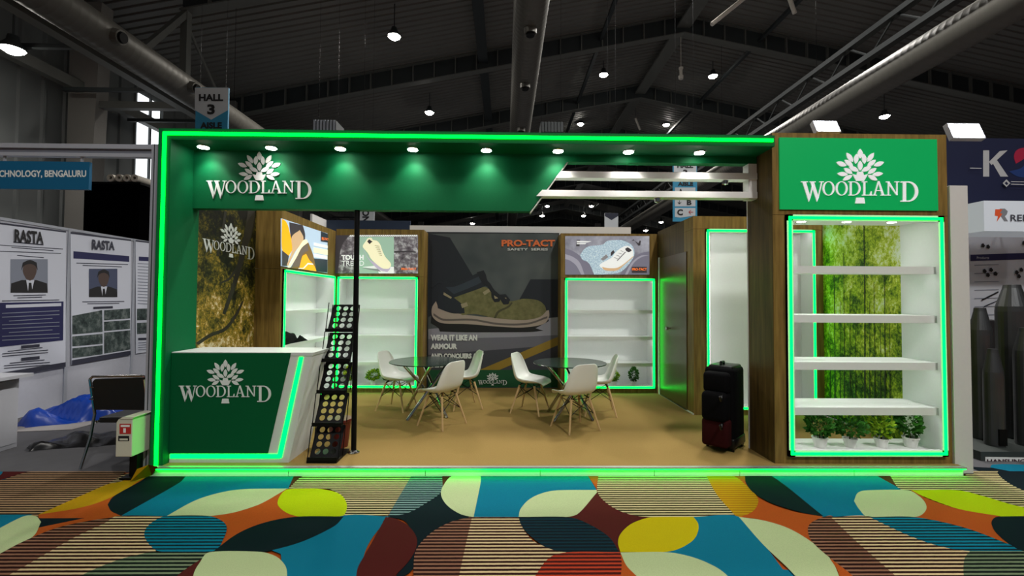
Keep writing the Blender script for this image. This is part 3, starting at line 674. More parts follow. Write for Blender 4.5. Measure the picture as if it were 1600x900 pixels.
# ---- shelf units
def shelf_unit(name, B, w_, h, dep, niche, shelves, lab, wood=WOOD, lip=0.0, cat='shelf unit', group=None, rail=None):
    """wooden carcass with a white lit niche; B=(O,X,D), niche=(x0,x1,z0,z1)"""
    O, X, D = B; n0, n1, z0, z1 = niche
    t = root(name, O+X*(w_/2), lab, cat, group)
    c = MB(); c.obox(B, 0, n0, 0, dep, 0, z1, wood).obox(B, n1, w_, 0, dep, 0, z1, wood).obox(B, n0, n1, 0, dep, 0, z0, wood)
    c.obox(B, n0, n1, dep-0.03, dep, z0, z1, wood); c.build('carcass', t)
    MB().obox(B, 0, w_, 0, dep, z1+0.003, h, wood).build('header', t)
    li = MB(); e = 0.02; b = 0.045
    for a in ((n0, n0+e, z0, z1), (n1-e, n1, z0, z1), (n0, n1, z0, z0+e), (n0, n1, z1-e, z1)): li.obox(B, a[0], a[1], -0.02, dep-0.03, a[2], a[3], SHELFW)
    li.obox(B, n0, n1, dep-0.045, dep-0.03, z0, z1, SHELFW); li.build('niche_lining', t)
    fr = MB()
    for a in ((n0, n0+b, z0, z1), (n1-b, n1, z0, z1), (n0, n1, z0, z0+b), (n0, n1, z1-b, z1)): fr.obox(B, a[0], a[1], -0.022, 0.0, a[2], a[3], SHELFW)
    fr.build('niche_frame', t)
    for a in ((n0+0.012, n0+0.037, z0+0.012, z1-0.012), (n1-0.037, n1-0.012, z0+0.012, z1-0.012), (n0+0.012, n1-0.012, z0+0.012, z0+0.037), (n0+0.012, n1-0.012, z1-0.037, z1-0.012)):
        MB().obox(B, a[0], a[1], -0.03, -0.022, a[2], a[3], LED2).build('led_strip', t)
    for z in shelves:
        s = MB().obox(B, n0+e, n1-e, 0.03, dep-0.045, z-0.02, z+0.02, SHELFW).obox(B, n0+e, n1-e, 0.03, 0.045, z-0.034, z-0.02, SHELFW).build('shelf', t)
        MB().obox(B, n0+0.06, n1-0.06, 0.05, 0.075, z-0.026, z-0.0205, WLED).build('shelf_light', s)
    MB().obox(B, n0+0.06, n1-0.06, 0.05, 0.075, z1-e-0.006, z1-e, WLED).build('shelf_light', t)
    return t
E3 = (Vector((1, 0, 0)), Vector((0, 1, 0)))
SHZ = [0.59-FZ, 1.05-FZ, 1.51-FZ]
YU = 7.75
pu = PY(YU)
xL0, xL1 = -2.915, pu.pt(661, 500).x
uL = shelf_unit('shelf_unit', (Vector((xL0, YU, FZ)), *E3), xL1-xL0, 2.80, 0.42, (0.035, xL1-xL0-0.09, 0.075, 1.985), SHZ, 'oak shelf unit with sporty cream shoe light box behind the black pole')
xR0, xR1 = pu.pt(876, 500).x, 2.655
uR = shelf_unit('shelf_unit', (Vector((xR0, YU, FZ)), *E3), xR1-xR0, 2.76, 0.42, (0.07, xR1-xR0-0.05, 0.075, 1.985), SHZ, 'oak shelf unit with grey shoe sole light box beside the storage door')
XS = -2.92
uS = shelf_unit('shelf_unit', (Vector((XS, 5.87, FZ)), Vector((0, 1, 0)), Vector((-1, 0, 0))), YU-5.87-0.005, 2.76, 0.33, (0.05, YU-5.87-0.06, 0.075, 1.985), SHZ, 'oak shelf unit with yellow boot light box standing against the foliage wall')
# side cheek of that unit facing the aisle is bare oak

# light boxes
def em(n, c, e=0.75): return mat('lightbox_'+n, c, 0.4, emit=e)
LW, LG, LDG, LCR, LSH = em('white', (214, 216, 214)), em('grey', (120, 118, 120)), em('dark', (52, 48, 52)), em('cream', (226, 218, 184)), em('mint', (140, 168, 150))
LYE, LOL, LTN, LBL, LNV, LOR = em('yellow', (236, 168, 8)), em('olive', (112, 84, 36)), em('tan', (190, 158, 120)), em('sky', (168, 188, 208)), em('navy', (28, 40, 50)), em('orange', (232, 112, 40), 0.9)
LMET = ramp_mat('lightbox_rusty_steel', [(0.35, (58, 52, 58)), (0.5, (104, 98, 104)), (0.62, (170, 168, 172)), (0.75, (206, 204, 206))], (9, 9, 9), emit=0.5, nrough=0.7)
LGR = ramp_mat('lightbox_gear', [(0.3, (96, 96, 108)), (0.5, (138, 138, 150)), (0.7, (180, 182, 192))], (2, 2, 2), emit=0.5)
LST = ramp_mat('lightbox_speckled_sole', [(0.45, (150, 176, 192)), (0.6, (196, 212, 222))], (60, 60, 60), emit=0.55)
def light_box(t, pl, quad, items, texts):
    mb = MB(); p3 = [pl.pt(x, y, 0.001) for x, y in quad]; mb.prism(p3, pl.n*0.012, items[0][0]); lb = mb.build('light_box', t)
    mb = MB(); print_on(mb, pl, items[1:], 0.0145)
    for tx in texts: text_px(mb, pl, *tx[0], **tx[1])
    mb.build('printed_picture', lb)
def cv(x0, y0, s, pts): return [(x0+x/s, y0+y/s) for x, y in pts]
f2 = lambda p: cv(515, 355, 10.587, p)
wh = [(LW, f2([(330+32*i, 158), (350+32*i, 132), (372+32*i, 132), (352+32*i, 158)])) for i in range(35)]
light_box(uL, pu, f2([(80, 135), (1462, 135), (1462, 765), (80, 765)]), [(LMET, 0),
  (LSH, f2([(470, 160), (1068, 160), (1068, 765), (500, 765)])), (LDG, f2([(80, 135), (330, 135), (200, 330), (140, 765), (80, 765)]), 1), (LDG, f2([(1070, 395), (1300, 390), (1430, 405), (1430, 425), (1300, 412), (1070, 425)])),
  (LW, f2([(540, 660), (740, 640), (1068, 660), (1068, 765), (820, 765), (800, 700)])), (em('shadow', (120, 128, 126)), f2([(530, 672), (800, 690), (860, 740), (640, 700)])),
  (em('lilac', (170, 160, 180)), f2([(545, 330), (600, 440), (650, 530), (760, 660), (850, 720), (960, 745), (1000, 700), (1015, 640), (700, 560)]), 1),
  (LCR, f2([(640, 185), (700, 178), (722, 215), (790, 230), (840, 290), (880, 400), (930, 500), (1005, 585), (1018, 640), (980, 690), (880, 680), (780, 610), (690, 520), (640, 430), (570, 350), (555, 310), (600, 240)]), 1),
  (LDG, f2([(625, 240), (660, 200), (700, 230), (720, 240), (690, 260), (670, 285)]), 1)]+[(LDG, f2([(750+16*i, 300+32*i), (830+8*i, 318+30*i), (832+8*i, 326+30*i), (752+16*i, 308+32*i)])) for i in range(6)]+wh,
  [((('TOUGH'), *f2([(208, 460)])[0], *f2([(575, 545)])[0], LW), dict(bold=0.05, off=0.036)), ((('TREND'), *f2([(212, 560)])[0], *f2([(580, 640)])[0], LW), dict(bold=0.0, off=0.036)),
   (('PRO-TACT', *f2([(1195, 675)])[0], *f2([(1440, 712)])[0], LOR), dict(bold=0.03, off=0.036)), (('SAFETY SERIES', *f2([(1225, 720)])[0], *f2([(1410, 732)])[0], LW), dict(bold=0.0, off=0.036))])
f3 = lambda p: cv(870, 355, 10.0, p)
light_box(uR, pu, f3([(130, 140), (1442, 140), (1442, 742), (130, 742)]), [(LGR, 0),
  (em('gear_dark', (104, 102, 116)), f3([(130, 330), (240, 370), (350, 440), (420, 520), (500, 560), (580, 742), (130, 742)]), 1), (em('gear_mid', (140, 138, 150)), f3([(130, 420), (260, 470), (360, 560), (430, 742), (380, 742), (300, 600), (200, 520), (130, 500)]), 1), (em('gear_dark', (104, 102, 116)), f3([(130, 540), (230, 590), (300, 742), (130, 742)]), 1),
  (em('gear_dark', (104, 102, 116)), f3([(1442, 380), (1300, 410), (1180, 500), (1050, 640), (980, 742), (1442, 742)]), 1), (em('gear_mid', (140, 138, 150)), f3([(1442, 440), (1320, 470), (1200, 560), (1100, 742), (1060, 742), (1160, 560), (1300, 450)]), 1),
  (LDG, f3([(310, 200), (360, 200), (352, 300), (300, 300)]), 1), (LDG, f3([(1170, 215), (1210, 210), (1240, 250), (1270, 290), (1300, 285), (1310, 215), (1290, 210), (1270, 250), (1230, 225), (1190, 190)]), 1),
  (LW, f3([(310, 215), (540, 222), (480, 240), (310, 240)])), (LW, f3([(310, 250), (460, 250), (440, 268), (310, 268)])),
  (LST, f3([(420, 350), (500, 300), (640, 285), (720, 270), (780, 220), (880, 205), (1030, 210), (1180, 300), (1195, 470), (1010, 690), (790, 735), (580, 742), (520, 600), (470, 540), (400, 510), (360, 440)]), 1),
  (LG, f3([(680, 500), (770, 425), (800, 470), (720, 525)])), (LDG, f3([(840, 400), (880, 360), (902, 395), (840, 460)]), 1),
  (LW, f3([(660, 600), (700, 560), (760, 530), (860, 470), (900, 410), (980, 340), (1060, 300), (1120, 300), (1180, 350), (1190, 440), (1150, 490), (1060, 570), (980, 640), (880, 680), (780, 670), (700, 640)]), 1),
  (LTN, f3([(700, 620), (800, 640), (900, 640), (970, 620), (1060, 560), (1190, 450), (1190, 465), (1050, 590), (950, 670), (850, 685), (740, 670)]), 1),
  (LDG, f3([(1060, 340), (1100, 315), (1150, 345), (1165, 370), (1120, 395), (1080, 375)]), 1), (LG, f3([(930, 520), (1060, 385), (1075, 395), (945, 530)]))]
  +[(LG, f3([(890+i*34, 470-i*36), (950+i*30, 490-i*36), (948+i*30, 498-i*36), (888+i*34, 478-i*36)])) for i in range(4)]
  +[(LDG, f3([(1165, 620), (1400, 620), (1400, 715), (1165, 715)]))],
  [(('PRO-TACT', *f3([(1170, 640)])[0], *f3([(1395, 680)])[0], LOR), dict(bold=0.03, off=0.034))])
f1 = lambda p: cv(430, 330, 8.18, p)
psu = PXL(XS)
light_box(uS, psu, f1([(70, 92), (658, 285), (658, 790), (70, 700)]), [(LBL, 0),
  (LNV, f1([(470, 600), (656, 620), (656, 785), (500, 768)])), (LDG, f1([(165, 140), (340, 180), (370, 300), (360, 420), (200, 420), (180, 300)]), 1),
  (LYE, f1([(72, 95), (120, 130), (150, 190), (185, 330), (215, 460), (160, 570), (72, 480)]), 1), (LDG, f1([(72, 500), (160, 570), (140, 700), (72, 698)])),
  (LTN, f1([(195, 330), (300, 240), (345, 330), (330, 400), (240, 520), (150, 700), (130, 690), (200, 500)]), 1), (LOL, f1([(350, 400), (410, 400), (470, 560), (515, 768), (200, 728), (260, 580)]), 1), (em('nubuck', (96, 82, 74)), f1([(330, 440), (400, 420), (410, 500), (330, 560), (300, 700), (180, 725), (250, 600)]), 1),
  (LYE, f1([(330, 580), (380, 545), (420, 620), (480, 690), (512, 768), (290, 735)]), 1), (LCR, f1([(345, 370), (385, 360), (405, 400), (320, 470), (250, 600), (170, 722), (140, 720), (220, 580), (290, 450)]), 1),
  (LW, f1([(280, 725), (340, 725), (400, 660), (470, 670), (470, 685), (405, 680), (350, 735), (280, 737)])), (LNV, f1([(568, 258), (658, 290), (658, 400), (568, 385)])),
  (LW, f1([(478, 400), (656, 440), (656, 475), (478, 440)])), (LCR, f1([(475, 462), (656, 495), (656, 562), (475, 528)])), (LW, f1([(478, 540), (652, 575), (652, 615), (478, 585)]))],
  [(('PRO-TACT', *f1([(572, 330)])[0], *f1([(656, 372)])[0], LOR), dict(bold=0.03, off=0.03, y0r=f1([(0, 345)])[0][1], y1r=f1([(0, 372)])[0][1]))])

# ---- shoe banner in the recess
YBN = 8.16
pb = PY(YBN)
a, b = pb.pt(666, 607), pb.pt(874, 364)
t = root('shoe_banner', ((a.x+b.x)/2, YBN, FZ), 'large dark printed wall banner of an olive safety shoe', 'banner')
BG = ramp_mat('banner_slate', [(0.3, (60, 68, 72)), (0.7, (92, 98, 98))], (1.2, 1.2, 1.2), detail=2)
pc = lambda n, c: mat('banner_'+n, c, 0.6)
MB().box(xL1-0.02, xR0+0.02, YBN, YBN+0.06, FZ, b.z, pc('edge', (18, 24, 32))).build('panel', t)
fb = lambda p: cv(650, 340, 3.216, p)
SUE = ramp_mat('banner_olive_suede', [(0.3, (92, 92, 58)), (0.7, (122, 118, 80))], (8, 8, 8), detail=5)
items = [(BG, [(669, 365), (872, 365), (872, 606), (669, 606)]),
 (pc('dark_shape', (20, 28, 38)), fb([(62, 80), (170, 100), (285, 290), (220, 420), (62, 500)])), (pc('dark_shape', (20, 28, 38)), fb([(520, 410), (575, 310), (715, 310), (715, 520), (640, 520)])),
 (pc('grey_floor', (136, 136, 146)), fb([(62, 560), (400, 530), (715, 500), (715, 600), (330, 740), (62, 740)])), (pc('mid_floor', (98, 98, 108)), fb([(62, 610), (500, 600), (715, 590), (715, 680), (330, 760), (62, 760)])), (pc('dark_floor', (56, 58, 68)), fb([(62, 690), (715, 640), (715, 850), (62, 850)])),
 (pc('yellow_beam', (140, 114, 36)), fb([(320, 765), (715, 598), (715, 640), (420, 765)])), (pc('green_band', (0, 74, 40)), fb([(62, 765), (715, 765), (715, 852), (62, 852)])),
 (pc('outsole', (10, 12, 14)), fb([(78, 490), (75, 530), (110, 552), (120, 572), (240, 576), (560, 575), (640, 568), (600, 556), (668, 520), (660, 500), (400, 540)]), 1),
 (pc('midsole', (158, 144, 132)), fb([(100, 420), (80, 455), (85, 500), (130, 530), (260, 535), (420, 548), (540, 552), (640, 535), (668, 500), (668, 465), (640, 470), (400, 500), (200, 480), (120, 455)]), 1),
 (pc('midsole_line', (92, 84, 80)), fb([(88, 480), (140, 508), (280, 508), (420, 530), (560, 528), (660, 495), (660, 505), (560, 538), (420, 540), (280, 518), (138, 518), (88, 492)]), 1),
 (SUE, fb([(185, 405), (330, 350), (370, 360), (420, 410), (480, 420), (540, 408), (610, 415), (645, 440), (655, 470), (620, 500), (540, 515), (400, 505), (300, 485), (230, 490)]), 1),
 (pc('toe_seam', (66, 64, 38)), fb([(390, 505), (410, 470), (460, 445), (480, 425), (486, 430), (466, 452), (420, 476), (402, 506)]), 1),
 (pc('heel_navy', (22, 30, 40)), fb([(130, 330), (150, 310), (180, 330), (250, 310), (310, 280), (350, 300), (365, 330), (330, 352), (190, 402), (235, 440), (245, 480), (180, 480), (110, 455), (108, 420)]), 1),
 (pc('collar_pad', (44, 54, 66)), fb([(150, 350), (200, 345), (330, 290), (345, 315), (300, 340), (190, 385)]), 1), (pc('pull_loop', (22, 30, 40)), fb([(75, 350), (110, 320), (135, 320), (135, 330), (112, 330), (82, 355)])),
 (pc('tag', (150, 140, 110)), fb([(225, 435), (255, 425), (262, 443), (232, 455)])), (pc('tag', (150, 140, 110)), fb([(335, 375), (375, 352), (382, 366), (345, 390)])), (pc('tag', (150, 140, 110)), fb([(140, 375), (180, 400), (176, 408), (138, 388)])),
 (pc('lace', (16, 22, 30)), fb([(305, 275), (340, 265), (352, 290), (360, 330), (370, 350), (335, 330)]), 1)]
for x, y in ((400, 400), (445, 412)):
    items += [(pc('lace', (16, 22, 30)), fb([(x-22, y-25), (x+5, y-28), (x+28, y), (x+20, y+22), (x-5, y+25), (x-20, y)]), 1), (pc('tag', (150, 140, 110)), fb([(x-8, y-8), (x+8, y-10), (x+12, y+6), (x-4, y+8)]))]
items += [(pc('lace', (16, 22, 30)), fb([(350, 310), (372, 330), (400, 370), (470, 420), (462, 432), (390, 388), (360, 345)]), 1)]
mb = MB(); print_on(mb, pb, items, 0.0015); mb.build('printed_shoe', t)
OR = mat('banner_orange', (226, 112, 56), 0.6)
for tx, x0, y0, x1, y1, m_, bd in (('PRO-TACT', 430, 112, 698, 146, OR, 0.04), ('SAFETY  SERIES', 460, 154, 662, 166, LOGOW, 0.015), ('WEAR IT LIKE AN', 74, 588, 308, 618, LOGOW, 0.06), ('ARMOUR', 74, 632, 208, 661, LOGOW, 0.06), ('AND CONQUERS ANY', 74, 682, 342, 712, LOGOW, 0.06), ('TERRAIN', 74, 724, 200, 752, LOGOW, 0.06)):
    text_px(MB(), pb, tx, *fb([(x0, y0)])[0], *fb([(x1, y1)])[0], m_, bd, 0.018).build('slogan', t)
logo(t, pb, 747, 792, 582, 602, LOGOW, thick=0.02)
# pale rail over the back panels with two small spot heads
pk = PY(8.30); a, b = pk.pt(640, 364), pk.pt(986, 355)
t = root('back_rail', ((a.x+b.x)/2, 8.33, FZ), 'pale partition wall with its top rail showing over the shoe banner', 'partition')
MB().box(a.x, b.x, 8.31, 8.37, FZ, b.z, WHITE).build('partition', t)
for x in (pk.pt(657, 352).x, pk.pt(935, 352).x): MB().box(x-0.05, x+0.05, 8.31, 8.37, b.z, b.z+0.07, BLACK).build('spot_head', t)
# neighbour fascia behind
py9 = PY(9.6); a, b = py9.pt(510, 359), py9.pt(641, 345)
t = root('neighbour_fascia', ((a.x+b.x)/2, 9.6, 0), 'navy fascia board of the stall behind the oak shelves', 'fascia')
MB().box(a.x, b.x, 9.6, 9.66, a.z-0.3, b.z, mat('navy_board', (24, 42, 66), 0.6)).build('board', t)
for x in (a.x+0.03, b.x-0.06): MB().box(x, x+0.06, 9.6, 9.66, 0, a.z-0.3, ALU).build('post', t)
MB().prism([(a.x-0.003, 9.6, b.z), (a.x-0.003, 9.6, a.z-0.3), (a.x-0.003, 8.9, a.z-0.3), (a.x-0.003, 8.9, b.z)], Vector((-0.04, 0, 0)), WHITE).build('return_board', t)

# ---- storage room with lit niche, door, printed end wall
YST = 6.28; XD = 2.66
ps = PY(YST); XE = ps.pt(1287, 500).x; n0, n1 = ps.pt(1103, 500).x-XD, ps.pt(1274, 500).x-XD
zt = ps.pt(1120, 338).z
nz0, nz1 = ps.pt(1120, 640).z-FZ, ps.pt(1120, 358).z-FZ
sr = shelf_unit('storage_room', (Vector((XD, YST, FZ)), *E3), XE-XD, zt-FZ, 0.32, (n0, n1, nz0, nz1), [], 'oak clad storage room with green lit white niche and a flush door', cat='storage room')
for xx in (XD+n0+0.05,): MB().box(xx, xx+0.012, YST+0.012, YST+0.02, FZ+nz0+0.1, FZ+nz1-0.1, WLED).build('added_niche_glow', sr)  # added glow strip behind the frame edge, brightens the white niche
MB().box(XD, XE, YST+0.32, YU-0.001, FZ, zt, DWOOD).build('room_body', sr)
dp = PXR(XD)
dA, dB = dp.pt(1027, 405), dp.pt(1074, 500)
dr = MB().box(XD-0.012, XD, 6.5, 7.62, FZ+0.005, 2.42, mat('door_laminate', (86, 70, 40), 0.28, noise=0.12, nscale=30)).build('door', sr)
kp = dp.pt(1049, 513); MB().tube(kp, kp+Vector((-0.05, 0, 0)), 0.012, CHROME, n=10).tube(kp+Vector((-0.05, 0, 0)), kp+Vector((-0.085, 0, 0)), 0.027, CHROME, n=14).build('door_knob', dr)
MB().box(XD-0.02, XD, 7.64, 7.67, FZ, 2.44, WHITE).build('door_edge_trim', sr)
MB().box(XD-0.012, XD, YST+0.0, 7.64, FZ, FZ+0.02, WHITE).build('skirting', sr)
t = root('forest_wall', (4.41, 5.6, FZ), 'booth flank wall printed with a sunlit green forest behind the display tower', 'wall panel')
MB().box(XE, XE+0.05, 4.90, YU, FZ, zt, FOR2).build('print_panel', t)
pr = PXR(XE); mb = MB()
its = []
for x, y0, y1, w_ in ((1297, 500, 640, 1.2), (1304, 430, 650, 1.8), (1313, 470, 640, 0.9), (1319, 395, 640, 1.2), (1328, 455, 650, 1.0), (1337, 500, 650, 0.9), (1351, 352, 640, 2.0), (1359, 470, 640, 1.0), (1367, 440, 650, 1.2), (1376, 490, 655, 0.9), (1383, 420, 650, 1.6), (1391, 480, 655, 1.0)):
    k = random.uniform(-1.5, 1.5); its.append((TRUNK, [(x+k, y0), (x+k+w_*0.6, y0), (x+w_*0.8, (y0+y1)/2), (x+w_+0.5, y1), (x-0.5, y1), (x, (y0+y1)/2)]))
print_on(mb, pr, its); mb.build('printed_trees', t)

# ================================================================== DISPLAY TOWER
YT, TD = 4.42, 0.45
pt_ = PY(YT)
TX0, TX1 = 2.675, pt_.pt(1484, 500).x; TZ = pt_.pt(1340, 209).z
qx0, qx1 = pt_.pt(1228, 520).x, pt_.pt(1474, 520).x; qz0, qz1 = pt_.pt(1350, 712).z, pt_.pt(1350, 337).z
t = root('display_tower', ((TX0+TX1)/2, YT, FZ), 'oak display tower with green logo sign and open white lit shelves', 'display tower')
mb = MB(); mb.box(TX0, qx0, YT, YT+TD, FZ, qz1, WOOD).box(qx1, TX1, YT, YT+TD, FZ, qz1, WOOD).box(qx0, qx1, YT, YT+TD, FZ, qz0, WOOD); mb.build('carcass', t)
MB().box(TX0, TX1, YT, YT+TD, qz1+0.003, TZ, WOOD).build('header', t)
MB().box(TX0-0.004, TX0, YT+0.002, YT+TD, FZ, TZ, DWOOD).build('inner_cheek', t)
MB().box(TX0-0.012, TX0+0.004, YT+TD, YT+TD+0.012, FZ, TZ-0.3, WHITE).build('edge_trim', t)
li = MB(); e = 0.02
for a in ((qx0, qx0+e, qz0, qz1), (qx1-e, qx1, qz0, qz1), (qx0, qx1, qz0, qz0+0.03), (qx0, qx1, qz1-e, qz1)): li.box(a[0], a[1], YT-0.03, YT+TD, a[2], a[3], SHELFW)
li.build('niche_lining', t)
fr = MB(); b = 0.062
for a in ((qx0, qx0+b, qz0, qz1), (qx1-b, qx1, qz0, qz1), (qx0, qx1, qz0, qz0+b), (qx0, qx1, qz1-b, qz1)): fr.box(a[0], a[1], YT-0.032, YT, a[2], a[3], SHELFW)
fr.build('niche_frame', t)
c0, c1 = 0.018, 0.044
for a in ((qx0+c0, qx0+c1, qz0+c0, qz1-c0), (qx1-c1, qx1-c0, qz0+c0, qz1-c0), (qx0+c0, qx1-c0, qz0+c0, qz0+c1), (qx0+c0, qx1-c0, qz1-c1, qz1-c0)):
    MB().box(a[0], a[1], YT-0.04, YT-0.032, a[2], a[3], LED2).build('led_strip', t)
for y0, y1 in ((415, 427), (492, 504), (565, 579), (634, 652)):
    z1, z0 = pt_.pt(1350, y0).z, pt_.pt(1350, y1).z; zc = (z0+z1)/2
    s = MB().box(qx0+e, qx1-e, YT+0.02, YT+TD-0.01, zc-0.026, zc+0.034, SHELFW).box(qx0+e, qx1-e, YT+0.02, YT+0.04, zc-0.042, zc-0.026, SHELFW).build('shelf', t)
    MB().box(qx0+0.1, qx1-0.1, YT+0.045, YT+0.07, zc-0.032, zc-0.0265, WLED).build('shelf_light', s)
for i in range(3):
    x = qx0+0.3+i*0.48
    dl = MB().lathe((x, YT+0.2, qz1-e), [(0.045, -0.01), (0.05, 0.0)], CHROME, n=16).build('downlight', t)
    MB().lathe((x, YT+0.2, qz1-e), [(0.0, -0.013), (0.038, -0.013), (0.04, -0.01)], SPOTG, n=16).build('lens', dl)
s0, s1, sz0, sz1 = pt_.pt(1217, 280).x, pt_.pt(1463, 280).x, pt_.pt(1340, 328.5).z, pt_.pt(1340, 217).z
sg = MB().box(s0, s1, YT-0.015, YT, sz0, sz1, mat('green_sign_face', (0, 158, 82), 0.35, noise=0.05, nscale=3, emit=0.35)).build('sign_panel', t)
logo(t, PY(YT-0.015), 1251, 1434, 233, 318, mat('sign_logo_white', (232, 232, 236), 0.4, emit=0.35), 233, 318)
# white end wall of the platform
a, b = PY(4.40).pt(1489, 733), PY(4.40).pt(1512, 290)
MB().box(TX1+0.006, b.x, 4.40, 4.95, 0.009, b.z, mat('pale_end_panel', (206, 206, 204), 0.6, noise=0.03)).build('end_panel', label='tall pale end panel standing beside the oak display tower', cat='panel', bevel=0.004)
# floodlights
def flood(px, py, Y, w_, h_, base, lab, tilt=25):
    p = PY(Y).pt(px, py); t = root('floodlight', base, lab, 'floodlight')
    R_ = Matrix.Rotation(math.radians(-tilt), 4, 'X')
    def loc(x, y, z): return p+(R_ @ Vector((x, y, z)))
    def bx(m, x0, x1, y0, y1, z0, z1, nm):
        mb = MB(); mb.add([loc(x, y, z) for z in (z0, z1) for y in (y0, y1) for x in (x0, x1)], [(0, 2, 3, 1), (4, 5, 7, 6), (0, 1, 5, 4), (2, 6, 7, 3), (0, 4, 6, 2), (1, 3, 7, 5)], m); return mb.build(nm, t)
    bx(ALU, -w_/2-0.015, w_/2+0.015, 0, 0.05, -h_/2-0.015, h_/2+0.015, 'housing'); bx(FLOODG, -w_/2, w_/2, -0.006, -0.0005, -h_/2, h_/2, 'lens')
    b = Vector(base); mb = MB(); mb.path([b, Vector((b.x, b.y, p.z-0.02)), loc(0, 0.05, 0)], 0.014, BLACK); mb.build('bracket', t)
flood(1292, 197, 4.52, 0.22, 0.12, (pt_.pt(1292, 209).x*1.02, 4.62, TZ), 'lit white floodlight on top of the oak tower above its sign')
p2 = PY(4.5).pt(1512, 205)
flood(1510, 204, 4.5, 0.31, 0.16, (4.545, 4.62, PY(4.40).pt(1500, 290).z), 'lit white floodlight on a pole over the pale end panel', 20)

# ================================================================== RECEPTION COUNTER
YC = 4.44; CD = 0.46; pc_ = PY(YC)
tl, trr, br = pc_.pt(262, 550), pc_.pt(488, 551), pc_.pt(451, 722)
t = root('reception_counter', ((tl.x+trr.x)/2, YC, FZ), 'white reception counter with slanted end, green logo front and light line', 'counter')
cx0 = XI+0.004
MB().prism([(cx0, YC, FZ), (br.x, YC, FZ), (trr.x, YC, tl.z-0.03), (cx0, YC, tl.z-0.03)], Vector((0, CD, 0)), mat('counter_white', (206, 208, 204), 0.5, noise=0.05, nscale=5)).build('body', t)
MB().prism([(cx0, YC-0.004, tl.z-0.03), (trr.x+0.004, YC-0.004, tl.z-0.03), (trr.x+0.012, YC-0.004, tl.z), (cx0, YC-0.004, tl.z)], Vector((0, CD+0.008, 0)), mat('counter_top', (200, 204, 202), 0.4, noise=0.05, nscale=5)).build('counter_top', t)
def q3(pts, off=0.0): return [pc_.pt(x, y, off) for x, y in pts]
MB().prism([(max(p.x, cx0), p.y, p.z) for p in q3([(258, 551.5), (455, 551.5), (419, 708), (258, 708)])], Vector((0, -0.008, 0)), GREENC).build('front_panel', t)
MB().prism(q3([(468, 558), (474, 558), (440.5, 715), (433, 715)]), Vector((0, -0.006, 0)), LED2).build('led_strip', t)
MB().prism([(max(p.x, cx0+0.01), p.y, p.z) for p in q3([(264, 709.5), (436, 709.5), (438, 716), (264, 716)])], Vector((0, -0.006, 0)), LED2).build('led_strip', t)
logo(t, PY(YC-0.008), 280, 424, 562, 630, LOGOW, thick=0.005)

# ================================================================== ZIGZAG BROCHURE RACK, BIN
t = root('brochure_rack', (-1.76, 4.6, FZ), 'black perforated zigzag brochure rack beside the counter', 'brochure rack')
rx0, rx1 = -1.905, -1.62; ry = 4.46; rz = FZ+0.03; TH = 0.305
MB().box(rx0-0.01, rx1-0.004, ry-0.04, ry+0.32, FZ, FZ+0.025, BLACK).build('base_plate', t)
for k in range(5):
    y0, z0 = ry+0.098*k, rz+TH*k
    P0, U_, V_ = Vector((rx0, y0, z0)), Vector((rx1-rx0, 0, 0)), Vector((0, 0.17, TH*0.93)); N_ = V_.cross(U_).normalized()*0.004
    mb = MB(); nx, nz = 3, 4; mg = 0.09
    def P(u, v): return P0+U_*u+V_*v
    for sgn in (0, 1):
        o_ = N_*sgn
        for i in range(nx):
            for j in range(nz):
                u0, u1 = mg+(1-2*mg)*i/nx, mg+(1-2*mg)*(i+1)/nx; v0, v1 = 0.10+0.86*j/nz, 0.10+0.86*(j+1)/nz
                cu, cv_ = (u0+u1)/2, (v0+v1)/2; rr = 0.028; n = 16
                vs = []
                for a in range(n):
                    th = 2*math.pi*(a+0.5)/n; c_, s_ = math.cos(th), math.sin(th); m_ = max(abs(c_), abs(s_))
                    vs.append(P(cu+c_/m_*(u1-u0)/2, cv_+s_/m_*(v1-v0)/2)+o_)
                for a in range(n):
                    th = 2*math.pi*(a+0.5)/n; vs.append(P(cu+rr*math.cos(th)/U_.length, cv_+rr*math.sin(th)/V_.length)+o_)
                fs = [(a, (a+1) % n, n+(a+1) % n, n+a) for a in range(n)]
                # square corners of the cell
                b0 = len(vs); vs += [P(u, v)+o_ for u, v in ((u1, v1), (u0, v1), (u0, v0), (u1, v0))]
                fs += [(1, b0, 2), (5, b0+1, 6), (9, b0+2, 10), (13, b0+3, 14)]
                mb.add(vs, fs, BLACK)
        for a in ((0, mg, 0, 1), (1-mg, 1, 0, 1), (mg, 1-mg, 0, 0.10), (mg, 1-mg, 0.96, 1)):
            mb.add([P(a[0], a[2])+o_, P(a[1], a[2])+o_, P(a[1], a[3])+o_, P(a[0], a[3])+o_], [(0, 1, 2, 3)], BLACK)
    pan = mb.build('perforated_panel', t)
    MB().box(rx0-0.004, rx1+0.004, y0-0.045, y0+0.012, z0-0.006, z0, BLACK).box(rx0-0.004, rx1+0.004, y0-0.05, y0-0.042, z0-0.006, z0+0.03, BLACK).build('ledge', t)
    for x in (rx0-0.006, rx1+0.006):
        MB().tube((x, y0-0.03, z0), (x, y0+0.05, z0+TH), 0.005, BLACK, n=6).tube((x, y0+0.16, z0+TH*0.92), (x, y0+0.09, z0), 0.005, BLACK, n=6).build('hinge_bar', t)
t = root('waste_bin', (-1.78, 4.92, FZ), 'maroon plastic waste bin behind the brochure rack', 'bin')
BIN = mat('maroon_plastic', (96, 26, 22), 0.4)
MB().lathe((-1.78, 4.92, FZ), [(0.0, 0.004), (0.088, 0.004), (0.118, 0.29), (0.124, 0.29), (0.124, 0.30), (0.112, 0.30), (0.082, 0.012), (0.0, 0.012)], BIN, n=24).build('bucket', t, smooth=False)
